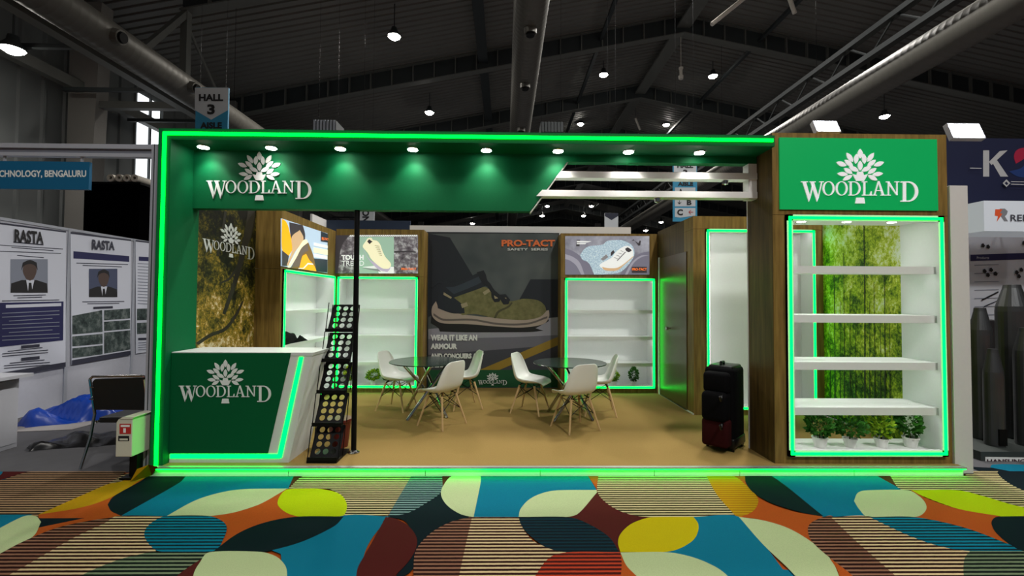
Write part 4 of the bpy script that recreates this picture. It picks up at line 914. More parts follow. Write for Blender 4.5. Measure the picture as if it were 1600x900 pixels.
MB().lathe((-1.78, 4.92, FZ), [(0.118, 0.275), (0.13, 0.28), (0.13, 0.305), (0.114, 0.305)], BIN, n=24).build('rim', t)

# ================================================================== CHAIRS AND TABLES
CHW = mat('white_polypropylene', (232, 234, 228), 0.35); LEGW = mat('beech', (190, 158, 112), 0.5, noise=0.15, nscale=40)
def shell_chair():
    t = root('shell_chair', (0, 0, 0), None, 'chair', 'white shell chairs around the glass tables')
    prof = [(0.245, 0.405, 0.17, 0.0), (0.235, 0.43, 0.195, .01), (0.20, 0.445, 0.215, .02), (0.12, 0.437, 0.232, .045), (0.02, 0.428, 0.236, .06), (-0.08, 0.43, 0.236, .07), (-0.15, 0.452, 0.234, .075), (-0.19, 0.50, 0.232, .075), (-0.212, 0.57, 0.226, .07), (-0.23, 0.65, 0.215, .06), (-0.246, 0.73, 0.20, .045), (-0.257, 0.79, 0.175, .03), (-0.262, 0.82, 0.14, .015), (-0.263, 0.83, 0.09, .0)]
    n = 15; vs = []
    for i, (y, z, hw, cu) in enumerate(prof):
        a, b = prof[max(i-1, 0)], prof[min(i+1, len(prof)-1)]
        d = Vector((0, b[0]-a[0], b[1]-a[1])).normalized(); nn = Vector((0, -d.z, d.y)); nn = -nn if nn.y < -0.01 and False else nn
        nn = Vector((0, d.z, -d.y))        # inside of the bucket
        for j in range(n):
            s = -1+2*j/(n-1); x = hw*math.sin(s*math.pi/2*0.92)/math.sin(math.pi/2*0.92)
            vs.append(Vector((x, y, z))+nn*(cu*abs(s)**3.2))
    fs = [(i*n+j, i*n+j+1, (i+1)*n+j+1, (i+1)*n+j) for i in range(len(prof)-1) for j in range(n-1)]
    o = MB().add(vs, fs, CHW).build('seat_shell', t, smooth=True)
    sd = o.modifiers.new('thickness', 'SOLIDIFY'); sd.thickness = 0.009; sd.offset = 0; ss = o.modifiers.new('smooth', 'SUBSURF'); ss.levels = 1; ss.render_levels = 1
    ends = {}
    for sx in (-1, 1):
        for sy in (-1, 1):
            a, b = Vector((sx*0.13, sy*0.11-0.01, 0.39)), Vector((sx*0.225, sy*0.215-0.01, 0.0)); ends[(sx, sy)] = (a, b)
            MB().tube(a, b, 0.016, LEGW, 0.010, n=10).build('leg', t)
    wr = MB()
    for sx in (-1, 1):
        for sy in (-1, 1):
            a, b = ends[(sx, sy)]
            for other in ((-sx, sy), (sx, -sy)):
                c = ends[other][0]; wr.tube(a+(b-a)*0.48, c+Vector((0, 0, -0.01)), 0.0045, BLACK, n=6)
            wr.tube(a+Vector((0, 0, 0.005)), (sx*0.08, sy*0.07-0.01, 0.425), 0.007, BLACK, n=6)
    wr.tube((-0.13, 0.1, 0.39), (0.13, 0.1, 0.39), 0.005, BLACK, n=6).tube((-0.13, -0.12, 0.39), (0.13, -0.12, 0.39), 0.005, BLACK, n=6)
    wr.build('wire_brace', t); return t
ch0 = shell_chair()
def face(dx, dy): return math.atan2(-dx, dy)
CHS = [((-1.56, 6.62), (0.95, -0.25), 'white shell chair in front of the sporty shoe shelf, facing the glass table'),
       ((-0.80, 5.78), (-0.80, 0.55), 'white shell chair with its back to the aisle hiding part of the slogan'),
       ((-0.60, 6.72), (-0.92, -0.30), 'white shell chair between the slogan banner and the glass table'),
       ((0.38, 6.45), (0.90, -0.40), 'white shell chair on its own before the green band of the banner'),
       ((0.88, 5.62), (-0.42, 0.90), 'white shell chair with its back square to the aisle beside the second glass table'),
       ((1.34, 6.38), (-1.0, 0.12), 'white shell chair before the grey sole shelf unit, facing the glass table')]
for k, ((x, y), d, lab) in enumerate(CHS):
    c = ch0 if k == 0 else copy_tree(ch0)
    c.location = (x, y, FZ); c.rotation_euler = (0, 0, face(*d)); c['label'] = lab
GL = glass('table_glass', (240, 249, 245))
def glass_table():
    t = root('glass_table', (0, 0, 0), None, 'table', 'round glass tables')
    MB().lathe((0, 0, 0.728), [(0.0, 0.0), (0.495, 0.0), (0.5, 0.003), (0.5, 0.009), (0.495, 0.012), (0.0, 0.012)], GL, n=48).build('glass_top', t)
    MB().lathe((0, 0, 0.728), [(0.498, -0.0005), (0.5025, 0.002), (0.5025, 0.010), (0.498, 0.0125)], mat('glass_edge', (24, 44, 38), 0.15), n=48).build('glass_edge', t)
    for k in range(4):
        a = math.radians(45+90*k); b = a+math.radians(180-38)
        f_, h_ = Vector((0.37*math.cos(a), 0.37*math.sin(a), 0.0)), Vector((0.33*math.cos(b), 0.33*math.sin(b), 0.724))
        l = MB().tube(f_, h_, 0.021, CHROME, n=14).build('leg', t, smooth=False)
        MB().tube(h_-Vector((0, 0, 0.01)), h_+Vector((0, 0, 0.004)), 0.03, CHROME, n=14).build('glass_pad', l)
    MB().lathe((0, 0, 0.33), [(0.09, 0), (0.1, 0.01), (0.1, 0.025), (0.09, 0.03)], CHROME, n=20).build('hub_ring', t)
    return t
tb = glass_table(); tb.location = (-1.09, 6.28, FZ); tb.rotation_euler = (0, 0, 0.25); tb['label'] = 'round glass table on crossed chrome legs beside the slogan'
tb2 = copy_tree(tb); tb2.location = (0.90, 6.2, FZ); tb2.rotation_euler = (0, 0, 0.05); tb2['label'] = 'round glass table on crossed chrome legs before the grey sole shelf unit'

# ================================================================== SUITCASE
t = root('suitcase', (2.42, 4.72, FZ), 'tall black fabric wheeled suitcase with maroon bottom pocket by the oak tower', 'suitcase', rz=math.radians(45))
M45 = W[t.name]
def sbox(nm, x0, x1, y0, y1, z0, z1, m, bev=0.02, par=None, taper=0):
    mb = MB(); vs = [M45 @ Vector((x, y, z)) for z in (z0, z1) for y in (y0, y1) for x in (x0, x1)]
    mb.add(vs, [(0, 2, 3, 1), (4, 5, 7, 6), (0, 1, 5, 4), (2, 6, 7, 3), (0, 4, 6, 2), (1, 3, 7, 5)], m)
    o = mb.build(nm, par or t); bv = o.modifiers.new('bevel', 'BEVEL'); bv.width = bev; bv.segments = 3; o.data.polygons.foreach_set('use_smooth', [True]*len(o.data.polygons)); return o
BP = mat('black_plastic', (10, 10, 12), 0.35, spec=0.3); MARF = mat('maroon_fabric', (44, 8, 10), 0.85, spec=0.1, noise=0.15, nscale=90)
# local x runs along the wide face, local y is the depth; the pocket side is local -x
sbox('body', 0.0, 0.37, 0.0, 0.31, 0.05, 0.88, BLACKF, 0.045)
sbox('top_cap', 0.03, 0.34, 0.02, 0.28, 0.84, 0.90, BP, 0.025)
sbox('corner_guard', -0.006, 0.366, -0.008, 0.10, 0.03, 0.14, BP, 0.02); sbox('corner_guard', -0.006, 0.366, 0.2, 0.306, 0.03, 0.14, BP, 0.02)
sbox('front_pocket', -0.12, 0.01, 0.02, 0.28, 0.62, 0.84, BLACKF, 0.04); sbox('front_pocket', -0.18, 0.01, 0.02, 0.28, 0.33, 0.64, BLACKF, 0.05)
sbox('bottom_pocket', -0.15, 0.01, 0.015, 0.285, 0.06, 0.35, MARF, 0.035)
for z in (0.60, 0.31):
    pts = [M45 @ Vector(p) for p in ((0.0, 0.06, z), (-0.18, 0.06, z+0.01), (-0.22, 0.05, z-0.03), (-0.25, 0.05, z+0.02))]
    MB().path(pts, 0.013, BP).build('strap', t)
MB().path([M45 @ Vector(p) for p in ((0.06, 0.15, 0.88), (0.07, 0.15, 0.93), (0.15, 0.15, 0.93), (0.16, 0.15, 0.88))], 0.014, BP).build('carry_handle', t)
for y in (0.02, 0.28):
    MB().tube(M45 @ Vector((0.31, y-0.015, 0.04)), M45 @ Vector((0.31, y+0.015, 0.04)), 0.04, BP, n=16).build('wheel', t)
    MB().tube(M45 @ Vector((0.03, y, 0.0)), M45 @ Vector((0.03, y, 0.06)), 0.016, BP, n=10).build('foot', t)

# ================================================================== SMALL POTTED PLANTS
LEAFS = [mat('leaf_dark', (36, 84, 20), 0.6, noise=0.3, spec=0.1), mat('leaf_bright', (112, 146, 24), 0.6, noise=0.3, spec=0.1), mat('leaf_yellow', (132, 148, 30), 0.6, noise=0.3, spec=0.1)]
POT = mat('white_ceramic_pot', (222, 222, 218), 0.3)
def plant(loc, s, lf, shape, lab, lean=0.0):
    t = root('potted_plant', loc, lab, 'plant', 'small potted plants on the shelf bottoms'); L = Vector(loc)
    MB().lathe(L, [(0.0, 0.0), (0.036*s, 0.0), (0.05*s, 0.065*s), (0.054*s, 0.065*s), (0.054*s, 0.075*s), (0.046*s, 0.075*s), (0.044*s, 0.062*s), (0.0, 0.062*s)], POT, n=20).build('pot', t)
    MB().tube(L+Vector((0, 0, 0.06*s)), L+Vector((lean*s*0.4, 0, 0.13*s)), 0.006*s, mat('plant_stem', (60, 44, 20), 0.8), n=6).build('stem', t)
    mb = MB(); rnd = random.Random(int(loc[0]*1000)); rx, rz, cz = {'ball': (0.085, 0.085, 0.165), 'cone': (0.075, 0.12, 0.19), 'wide': (0.115, 0.075, 0.165)}[shape]
    for i in range(420):
        u, v = rnd.uniform(-1, 1), rnd.uniform(0, 6.283); q = math.sqrt(1-u*u); k = rnd.uniform(0.55, 1.0)
        tap = 1-0.45*max(u, 0) if shape == 'cone' else 1
        d = Vector((q*math.cos(v)*tap, q*math.sin(v)*tap, u)); p = L+Vector((d.x*rx*k*s+lean*s*(0.4+u*0.6), d.y*rx*k*s, (cz+d.z*rz*k)*s))
        d = (d+Vector((rnd.uniform(-.5, .5), rnd.uniform(-.5, .5), rnd.uniform(-.2, .6)))).normalized(); a = d.orthogonal().normalized()*0.012*s; ln = d*rnd.uniform(0.024, 0.04)*s
        mb.add([p, p+ln*0.5+a, p+ln, p+ln*0.5-a], [(0, 1, 2, 3)], lf if rnd.random() < 0.8 else LEAFS[0])
    mb.build('foliage', t); return t
zf = qz0+0.031
for px, s, lf, sh, lab, ln in ((1281, 1.10, 0, 'ball', 'dark round topiary in a white pot at the tower corner under the lit shelf', 0), (1328, 1.0, 0, 'wide', 'wide bushy plant in a white pot on the tower bottom between topiaries', 0), (1377, 1.0, 1, 'cone', 'bright green cone plant in a white pot on the tower bottom', 0), (1423, 1.1, 0, 'cone', 'leaning dark conifer in a white pot by the white tower cheek', -0.03)):
    p = PY(YT+0.17).pt(px, 690); plant((p.x, YT+0.17, zf), s*1.25, LEAFS[lf], sh, lab, ln)
zf = FZ+0.075+0.021
for px, lf, sh, lab, ln in ((546, 2, 'cone', 'pale green plant on the shelf bottom right behind the black pole', 0), (583, 1, 'wide', 'two tone leaning plant on the shelf bottom between pole and chair', 0.03), (607, 0, 'ball', 'dark small plant on the shelf bottom beside the chair back', 0), (958, 1, 'ball', 'bright topped plant on the grey sole shelf bottom beside the chair', 0), (990, 0, 'cone', 'dark bushy plant on the grey sole shelf bottom near the door', 0)):
    p = PY(YU+0.14).pt(px, 590); plant((p.x, YU+0.14, zf), 1.1, LEAFS[lf], sh, lab, ln)

# crumpled black cloth bag lying on the middle shelf of the side unit
def crumple(nm, c, rx, ry, h, m, seed, lab, cat, n=18, rz=0.0, flat=0.0):
    rnd = random.Random(seed); ph = [(rnd.uniform(2, 9), rnd.uniform(2, 9), rnd.uniform(0, 6)) for _ in range(7)]; vs = []; c = Vector(c)
    for i in range(n+1):
        for j in range(n+1):
            u, v = -1+2*i/n, -1+2*j/n; r = max(abs(u), abs(v)); e = max(0.0, 1-r**3)
            w_ = sum(math.sin(a*u+b*v+p) for a, b, p in ph)/7; ww = sum(math.cos(b*u-a*v+p) for a, b, p in ph)/7
            x, y = u*rx*(1+0.25*w_), v*ry*(1+0.25*ww)
            vs.append((c.x+x*math.cos(rz)-y*math.sin(rz), c.y+x*math.sin(rz)+y*math.cos(rz), c.z+0.003+h*e*(flat+(1-flat)*(0.55+0.9*w_)) if r < 1 else c.z+0.002))
    for i, p in enumerate(vs):
        if p[2] < c.z+0.002: vs[i] = (p[0], p[1], c.z+0.002)
    fs = [(i*(n+1)+j, (i+1)*(n+1)+j, (i+1)*(n+1)+j+1, i*(n+1)+j+1) for i in range(n) for j in range(n)]
    return MB().add(vs, fs, m).build(nm, smooth=True, label=lab, cat=cat)
crumple('black_bag', (XS-0.15, 6.42, FZ+SHZ[1]+0.0205), 0.105, 0.40, 0.15, BLACKF, 4, 'crumpled black bag lying on the shelf above the counter end', 'bag')

# ================================================================== STALL BESIDE THE GREEN PORTAL (posters, chair, boxes)
PANEL = mat('stall_panel', (172, 174, 184), 0.6, noise=0.06, nscale=20)
XW = -6.8; wp = PXL(XW)
yA, yB_ = wp.pt(104, 500).y, wp.pt(207, 480).y; ztop = wp.pt(104, 356).z
pw_ = root('partition_wall', (XW, 7.2, 0), 'pale exhibition partition carrying the poster boards', 'partition')
ys = [4.9, 5.75, yA, yB_, 9.4]
for a, b in zip(ys, ys[1:]): MB().box(XW-0.02, XW, a+0.02, b-0.02, 0.002, ztop-0.03, PANEL).build('panel', pw_)
for y in ys: MB().box(XW-0.04, XW+0.015, y-0.025, y+0.025, 0, ztop, ALU).build('post', pw_)
MB().box(XW-0.03, XW+0.01, ys[0], ys[-1], ztop-0.04, ztop, ALU).build('top_rail', pw_)
MB().box(XW+0.03, -3.6, 9.5, 9.54, 0.0, ztop, PANEL).build('partition_back', label='plain pale partition closing the poster stall at the rear', cat='partition')
PWH, PNV, PTX = mat('poster_white', (192, 196, 208), 0.6), mat('poster_navy', (24, 26, 74), 0.6), mat('poster_text', (40, 42, 58), 0.7)
PSK, PSU, PGR = mat('poster_skin', (74, 58, 52), 0.7), mat('poster_suit', (14, 14, 18), 0.7), mat('poster_grey', (120, 126, 140), 0.7)
PPH = ramp_mat('poster_site_photo', [(0.35, (24, 32, 34)), (0.5, (60, 72, 70)), (0.65, (110, 118, 116))], (8, 8, 8), nrough=0.7)
s7 = lambda p: cv(0, 330, 3.333, p)
def lines(y0l, y0r, x0, x1, n, dy, m, short=()):
    out = []
    for i in range(n):
        k = 0.12*(x1-x0) if i in short else 0
        out.append((m, s7([(x0+k, y0l+i*dy), (x1-k, y0r+i*dy), (x1-k, y0r+i*dy+4), (x0+k, y0l+i*dy+4)])))
    return out
def poster(quad, items, lab, texts=()):
    p3 = [wp.pt(x, y, 0.017) for x, y in s7(quad)]; mb = MB(); mb.prism(p3, wp.n*0.006, PWH)
    print_on(mb, wp, items, 0.0235, 0.0002)
    for tx, kw in texts: text_px(mb, wp, *tx, off=0.036, **kw)
    mb.build('poster_board', label=lab, cat='poster')
def portrait(x0, y0, x1, y1, bgm):
    X = lambda u: x0+(x1-x0)*u; Yy = lambda v: y0+(y1-y0)*v
    return [(bgm, s7([(x0, y0), (x1, y0), (x1, y1), (x0, y1)])), (PSU, s7([(X(0), Yy(1)), (X(.02), Yy(.72)), (X(.3), Yy(.62)), (X(.7), Yy(.62)), (X(.98), Yy(.72)), (X(1), Yy(1))])),
            (PWH, s7([(X(.42), Yy(.62)), (X(.64), Yy(.62)), (X(.56), Yy(1)), (X(.48), Yy(1))])), (PSU, s7([(X(.49), Yy(.7)), (X(.56), Yy(.7)), (X(.59), Yy(1)), (X(.47), Yy(1))])),
            (PSK, s7([(X(.52), Yy(.06)), (X(.68), Yy(.14)), (X(.70), Yy(.36)), (X(.62), Yy(.58)), (X(.52), Yy(.64)), (X(.42), Yy(.58)), (X(.33), Yy(.36)), (X(.36), Yy(.14))]), 1),
            (PSU, s7([(X(.52), Yy(.02)), (X(.70), Yy(.10)), (X(.73), Yy(.34)), (X(.66), Yy(.2)), (X(.52), Yy(.14)), (X(.36), Yy(.2)), (X(.28), Yy(.34)), (X(.33), Yy(.10))]), 1)]
poster([(-60, 55), (336, 107), (333, 812), (-60, 880)], [(PTX, s7([(-60, 52), (336, 104), (336, 112), (-60, 62)])), (PTX, s7([(60, 158), (218, 172), (218, 178), (60, 164)]))]
       +lines(172, 195, -50, 320, 1, 0, PTX)+lines(186, 204, 50, 270, 1, 0, PTX)+lines(205, 218, -50, 310, 1, 0, PTX)+lines(228, 240, 80, 220, 1, 0, PTX)
       +portrait(45, 250, 240, 425, PGR)+lines(438, 434, 60, 230, 2, 11, PTX, (1,))+lines(465, 460, 0, 300, 1, 0, PTX)
       +[(PNV, s7([(-60, 478), (322, 470), (320, 672), (-60, 712)])), (PWH, s7([(20, 488), (310, 478), (310, 494), (20, 504)]))]+lines(530, 516, 0, 300, 8, 20, PGR, (2, 5))
       +[(PTX, s7([(100, 700), (196, 692), (196, 706), (100, 716)])), (PTX, s7([(100, 764), (196, 754), (196, 770), (100, 780)]))]+lines(728, 708, 0, 240, 3, 13, PTX, (0,))+lines(790, 772, 10, 250, 3, 13, PTX, (0,))
       +[(PTX, s7([(-60, 850), (332, 786), (332, 810), (-60, 876)]))], 'white poster with heading RASTA, a suited portrait and a navy text block',
       [(('RASTA', *s7([(62, 92)])[0], *s7([(214, 160)])[0], PSU), dict(bold=0.04, y0r=s7([(0, 108)])[0][1], y1r=s7([(0, 172)])[0][1]))])
poster([(360, 112), (676, 150), (672, 748), (366, 800)], [(PTX, s7([(360, 108), (676, 148), (676, 156), (360, 118)])), (PNV, s7([(374, 208), (666, 234), (666, 264), (374, 246)]))]+lines(268, 276, 390, 660, 2, 12, PTX, (1,))
       +portrait(455, 300, 604, 448, mat('poster_dusk', (62, 70, 96), 0.7))+lines(470, 468, 420, 640, 2, 10, PTX, (1,))+[(PTX, s7([(478, 498), (580, 494), (580, 506), (478, 510)]))]
       +[(PPH, s7(q)) for q in ([(368, 545), (524, 515), (526, 628), (368, 642)], [(534, 516), (670, 506), (670, 558), (534, 568)], [(534, 576), (670, 566), (670, 612), (534, 624)], [(368, 652), (526, 638), (526, 690), (368, 704)], [(368, 714), (526, 698), (526, 745), (368, 765)], [(534, 632), (670, 620), (670, 720), (534, 742)])]
       +[(PTX, s7([(366, 776), (672, 726), (672, 748), (366, 800)]))], 'white poster with heading RASTA over a grid of six site photographs',
       [(('RASTA', *s7([(468, 146)])[0], *s7([(586, 200)])[0], PTX), dict(bold=0.04, y0r=s7([(0, 158)])[0][1], y1r=s7([(0, 204)])[0][1]))])
poster([(700, 152), (900, 178), (900, 712), (702, 742)], [(PTX, s7([(700, 150), (900, 174), (900, 182), (700, 158)])), (PNV, s7([(716, 236), (880, 246), (880, 268), (716, 258)]))]+lines(270, 280, 710, 880, 14, 16, PGR)
       +[(PPH, s7(q)) for q in ([(706, 508), (880, 504), (880, 560), (706, 568)], [(706, 582), (880, 574), (880, 628), (706, 640)])]+[(PTX, s7([(712, 660), (880, 655), (880, 668), (712, 672)]))]+lines(684, 672, 712, 880, 4, 12, PGR), 'white poster partly hidden by the aluminium post, two photographs below text')
# aluminium frame of the stall front
t = root('stall_front_frame', (-3.5, 4.5, 0), 'white aluminium post and cross beam of the neighbouring stall front', 'stall frame')
pf2 = PY(4.47); xa_, xb_ = pf2.pt(230, 480).x, pf2.pt(243, 480).x; zt_ = pf2.pt(120, 224).z; zl = pf2.pt(120, 240.5).z
MB().box(xa_, xb_, 4.47, 4.55, 0.002, zt_, ALU).box(xa_+0.025, xa_+0.035, 4.468, 4.47, 0.0, zt_, STEELD).build('post', t)
MB().box(-6.8, xa_, 4.48, 4.54, zt_-0.045, zt_, ALU).build('beam', t); MB().box(-6.8, xa_, 4.50, 4.53, zl, zt_-0.045, mat('beam_groove', (104, 108, 118), 0.5)).build('beam_groove', t); MB().box(-6.8, xa_, 4.48, 4.54, zl-0.02, zl+0.015, ALU).build('beam', t)
MB().box(-6.83, -6.75, 4.47, 4.55, 0.002, zt_, ALU).build('post', t)
a, b = pf2.pt(-120, 293), pf2.pt(137, 252)
t = root('name_board', ((a.x+b.x)/2, 4.5, a.z), 'blue stall name board with white capitals under the white beam', 'sign')
MB().box(a.x, b.x, 4.49, 4.52, a.z, b.z, mat('name_board_blue', (0, 84, 122), 0.5)).build('board', t)
mb = MB(); text_px(mb, PY(4.49), 'TECHNOLOGY, BENGALURU', -14, 266, 135, 278.5, LOGOW, 0.03, 0.002); mb.build('lettering', t)
for x in (b.x-0.1, a.x+0.3, -5.0): MB().box(x, x+0.02, 4.50, 4.515, b.z, zl-0.02, ALU).build('hanger', t)
# white cabinet
t = root('white_cabinet', (-5.9, 4.95, 0), 'plain white cabinet with overhanging top in the poster stall', 'cabinet')
CAB = mat('cabinet_white', (190, 192, 200), 0.5, noise=0.03)
MB().box(-6.4, -5.53, 4.75, 5.22, 0.0, 0.79, CAB).build('body', t); MB().box(-6.45, -5.42, 4.70, 5.27, 0.79, 0.825, CAB).build('top', t); MB().box(-5.529, -5.522, 4.78, 5.19, 0.05, 0.76, CAB).build('side_panel', t)
# black visitor chair seen from behind
t = root('visitor_chair', (-3.9, 4.85, 0), 'black leatherette visitor chair with chrome frame beside the aluminium post', 'chair')
LEA = mat('black_leatherette', (12, 12, 13), 0.4, bump=0.1, nscale=50)
x0_, x1_ = -4.15, -3.62
MB().prism([(x0_+0.01, 4.62, 0.56), (x1_, 4.62, 0.56), (x1_, 4.58, 0.90), (x0_+0.04, 4.58, 0.88), (x0_+0.01, 4.585, 0.85)], Vector((0, 0.035, 0)), LEA).build('backrest', t, bevel=0.01)
MB().box(x0_+0.02, x1_-0.02, 4.66, 5.12, 0.42, 0.48, LEA).build('seat', t, bevel=0.015)
for x in (x0_, x1_+0.012):
    MB().path([(x, 4.575, 0.88), (x, 4.64, 0.52), (x, 4.60, 0.3), (x, 4.50, 0.012)], 0.013, CHROME).build('leg', t)
    MB().path([(x+0.02, 4.64, 0.44), (x+0.02, 5.08, 0.44), (x+0.03, 5.14, 0.012)], 0.013, CHROME).build('leg', t)
MB().path([(x0_, 4.575, 0.88), (x0_+0.03, 4.572, 0.905), (x1_, 4.572, 0.915), (x1_+0.012, 4.575, 0.90)], 0.012, CHROME).build('top_tube', t)
for z in (0.80, 0.68): MB().tube((x0_+0.005, 4.572, z), (x0_+0.05, 4.572, z), 0.006, CHROME, n=8).build('bracket', t)
crumple('dark_jacket', (-3.95, 5.6, 0.0), 0.3, 0.25, 0.95, BLACKF, 12, 'dark jacket heap behind the black visitor chair', 'jacket', flat=0.4)
g1 = G(112, 655); crumple('blue_sheet', (g1.x+0.15, g1.y+0.1, 0.0), 0.62, 0.30, 0.34, mat('blue_polythene', (10, 56, 150), 0.3), 5, 'crumpled bright blue polythene sheet on the stall floor', 'plastic sheet', rz=0.5)
g2 = G(128, 690); crumple('black_sheet', (g2.x+0.08, g2.y, 0.0), 0.46, 0.22, 0.12, mat('black_polythene', (14, 14, 16), 0.3), 9, 'crumpled black polythene sheet lying before the blue one', 'plastic sheet', rz=0.3)
g3 = G(75, 668)
MB().prism([(g3.x-0.5, g3.y-0.25, 0.001), (g3.x+0.4, g3.y-0.1, 0.001), (g3.x+0.45, g3.y+0.3, 0.001), (g3.x-0.3, g3.y+0.35, 0.001)], Vector((0, 0, 0.004)), mat('card_sheet', (150, 146, 144), 0.7, noise=0.1)).build('card_sheet', label='flat pale cardboard sheet on the stall floor under the polythene', cat='cardboard')
# electrical distribution box on a stand
t = root('electric_box', (-3.62, 4.3, 0), 'cream electrical supply box on a black stand by the portal corner', 'electric box')
EB = mat('cream_enclosure', (196, 194, 176), 0.45); ex0, ex1 = G(181, 752).x*1.0, 0
pe = PY(4.22); a, b = pe.pt(180, 714), pe.pt(207, 655)
MB().prism([(a.x, 4.22, a.z), (b.x, 4.22, a.z), (b.x, 4.22, b.z), (a.x+0.02, 4.22, b.z), (a.x, 4.22, b.z-0.03)], Vector((0, 0.24, 0)), EB).build('enclosure', t, bevel=0.006)
MB().prism([(a.x+0.03, 4.215, b.z), (b.x, 4.215, b.z), (b.x+0.02, 4.215, b.z+0.02), (a.x+0.06, 4.215, b.z+0.02)], Vector((0, 0.25, 0)), EB).build('lid', t)
mb = MB(); RED_ = mat('warning_red', (176, 40, 36), 0.5); print_on(mb, pe, [(RED_, [(187, 662), (205, 662), (205, 678), (187, 678)]), (WHITE2, [(189, 664), (203, 664), (203, 667), (189, 667)]), (WHITE2, [(193, 669), (197, 669), (197, 676), (193, 676)])], 0.002); mb.build('warning_sticker', t)
mb = MB(); print_on(mb, pe, [(INK, [(185, 681), (202, 681), (202, 689), (185, 689)]), (EB, [(187, 685), (200, 685), (200, 688), (187, 688)])], 0.002); mb.build('switch_row', t)
g = ((a.x+b.x)/2+0.02)
MB().box(g-0.02, g+0.05, 4.29, 4.36, 0.02, a.z, BLACK).build('stand_post', t); MB().box(g-0.07, g+0.09, 4.24, 4.42, 0.016, 0.03, BLACK).build('stand_foot', t)
# black draped hoarding with four rolls
pbk = PY(9.9); a, b = pbk.pt(128, 420), pbk.pt(219, 287)
t = root('black_hoarding', ((a.x+b.x)/2, 10.2, 0), 'tall black draped hoarding behind the poster partition', 'hoarding')
MB().box(a.x, b.x, 9.9, 10.7, 0.0, b.z-0.02, mat('black_drape', (3, 3, 4), 0.9, spec=0.0)).build('drape', t); MB().box(a.x-0.02, b.x+0.02, 9.88, 10.72, b.z-0.02, b.z+0.03, BLACK).build('top_rail', t)
ROLL_ = mat('paper_roll', (190, 184, 172), 0.8)
for k, (px, py) in enumerate(((176, 289), (189, 293), (201, 296), (213, 299))):
    p = pbk.pt(px, 287); rr = 0.08; t = root('paper_roll', (p.x, 10.2, b.z+0.03), 'white paper roll lying on the black hoarding', 'roll', 'four white rolls on the black hoarding')
    n = 20; mb = MB()
    for ya in (9.84, 10.6): pass
    c = Vector((p.x, 0, b.z+0.03+rr)); vs = []
    for y in (9.84, 10.6):
        for r_ in (rr, rr*0.45):
            for i in range(n): an = 2*math.pi*i/n; vs.append((c.x+r_*math.cos(an), y, c.z+r_*math.sin(an)))
    f_ = []
    for i in range(n):
        j = (i+1) % n; f_ += [(i, j, n+j, n+i), (2*n+i, 3*n+i, 3*n+j, 2*n+j), (i, 2*n+i, 2*n+j, j), (n+i, n+j, 3*n+j, 3*n+i)]
    mb.add(vs, f_, ROLL_).build('paper', t); MB().tube((c.x, 9.9, c.z), (c.x, 10.55, c.z), rr*0.45, mat('roll_core', (30, 26, 22), 0.9), n=16).build('core', t)

# ================================================================== STALL BEYOND THE DISPLAY TOWER
py6 = PY(6.4); a, b = py6.pt(1470, 352), py6.pt(1790, 219)
t = root('stall_header', ((a.x+b.x)/2, 6.4, 0), 'navy stall header board with a big pale letter K and red blue swirl', 'sign')
NB = mat('header_navy', (20, 26, 56), 0.5, noise=0.1, nscale=3)
MB().box(a.x, b.x, 6.4, 6.5, a.z, b.z, NB).build('board', t); MB().box(a.x, a.x+0.08, 6.42, 6.5, 0.0, a.z, STEELD).build('post', t); MB().box(b.x-0.08, b.x, 6.42, 6.5, 0.0, a.z, STEELD).build('post', t)
mb = MB(); KW = mat('header_letter', (168, 170, 172), 0.5); print_on(mb, py6, [(KW, [(1536, 235), (1545.5, 235), (1545.5, 276), (1536, 276)]), (KW, [(1562, 236), (1574, 235), (1549, 258), (1545, 253)]), (KW, [(1549, 252), (1556, 248), (1575, 276), (1563, 276)]), (mat('swirl_red', (150, 24, 56), 0.5), [(1584, 245), (1588, 235), (1600, 231), (1614, 236), (1618, 250), (1605, 246), (1594, 252), (1587, 256)], 1), (mat('swirl_blue', (24, 50, 104), 0.5), [(1576, 268), (1590, 276), (1606, 276), (1618, 262), (1618, 252), (1606, 250), (1596, 262), (1584, 266)], 1)])
print_on(mb, py6, [(KW, [(1563, 287), (1569, 281), (1575, 287), (1569, 293)], 1), (NB, [(1566, 287), (1569, 284.5), (1572, 288), (1569, 290)], 1), (KW, [(1576, 284), (1620, 285), (1620, 286), (1576, 285.2)]), (KW, [(1576, 288), (1612, 289), (1612, 290), (1576, 289.2)]), (KW, [(1512, 263), (1530, 263.4), (1530, 264.6), (1512, 264.4)])], 0.03); mb.build('header_print', t)
py5 = PY(5.5); a, b = py5.pt(1538, 361), py5.pt(1690, 315)
t = root('light_box_sign', ((a.x+b.x)/2, 5.7, a.z), 'white box sign with orange lightning R emblem and letters REB', 'sign')
MB().box(a.x, b.x, 5.5, 6.0, a.z, b.z, mat('box_sign_white', (196, 204, 214), 0.4, emit=0.25)).build('box', t)
mb = MB(); OG = mat('emblem_orange', (226, 92, 48), 0.5); SG_ = mat('emblem_grey', (128, 132, 140), 0.5); GT = mat('letter_grey', (64, 66, 76), 0.5)
print_on(mb, py5, [(SG_, [(1562, 326), (1570, 326), (1574.5, 330), (1573, 335), (1570, 338), (1575, 346), (1569, 346), (1562, 336)]), (OG, [(1555, 327), (1566, 327), (1562, 333), (1566, 334), (1557, 347), (1559, 338), (1554, 337)])])
text_px(mb, py5, 'REBUILD', 1578, 335.5, 1644, 346, GT, 0.02); mb.build('emblem', t)
for x in (a.x+0.3, b.x-0.3): MB().box(x, x+0.03, 6.0, 6.395, a.z+0.15, a.z+0.19, BLACK).build('bracket', t)
pyw = PY(6.2); a, b = pyw.pt(1506, 700), pyw.pt(1800, 366)
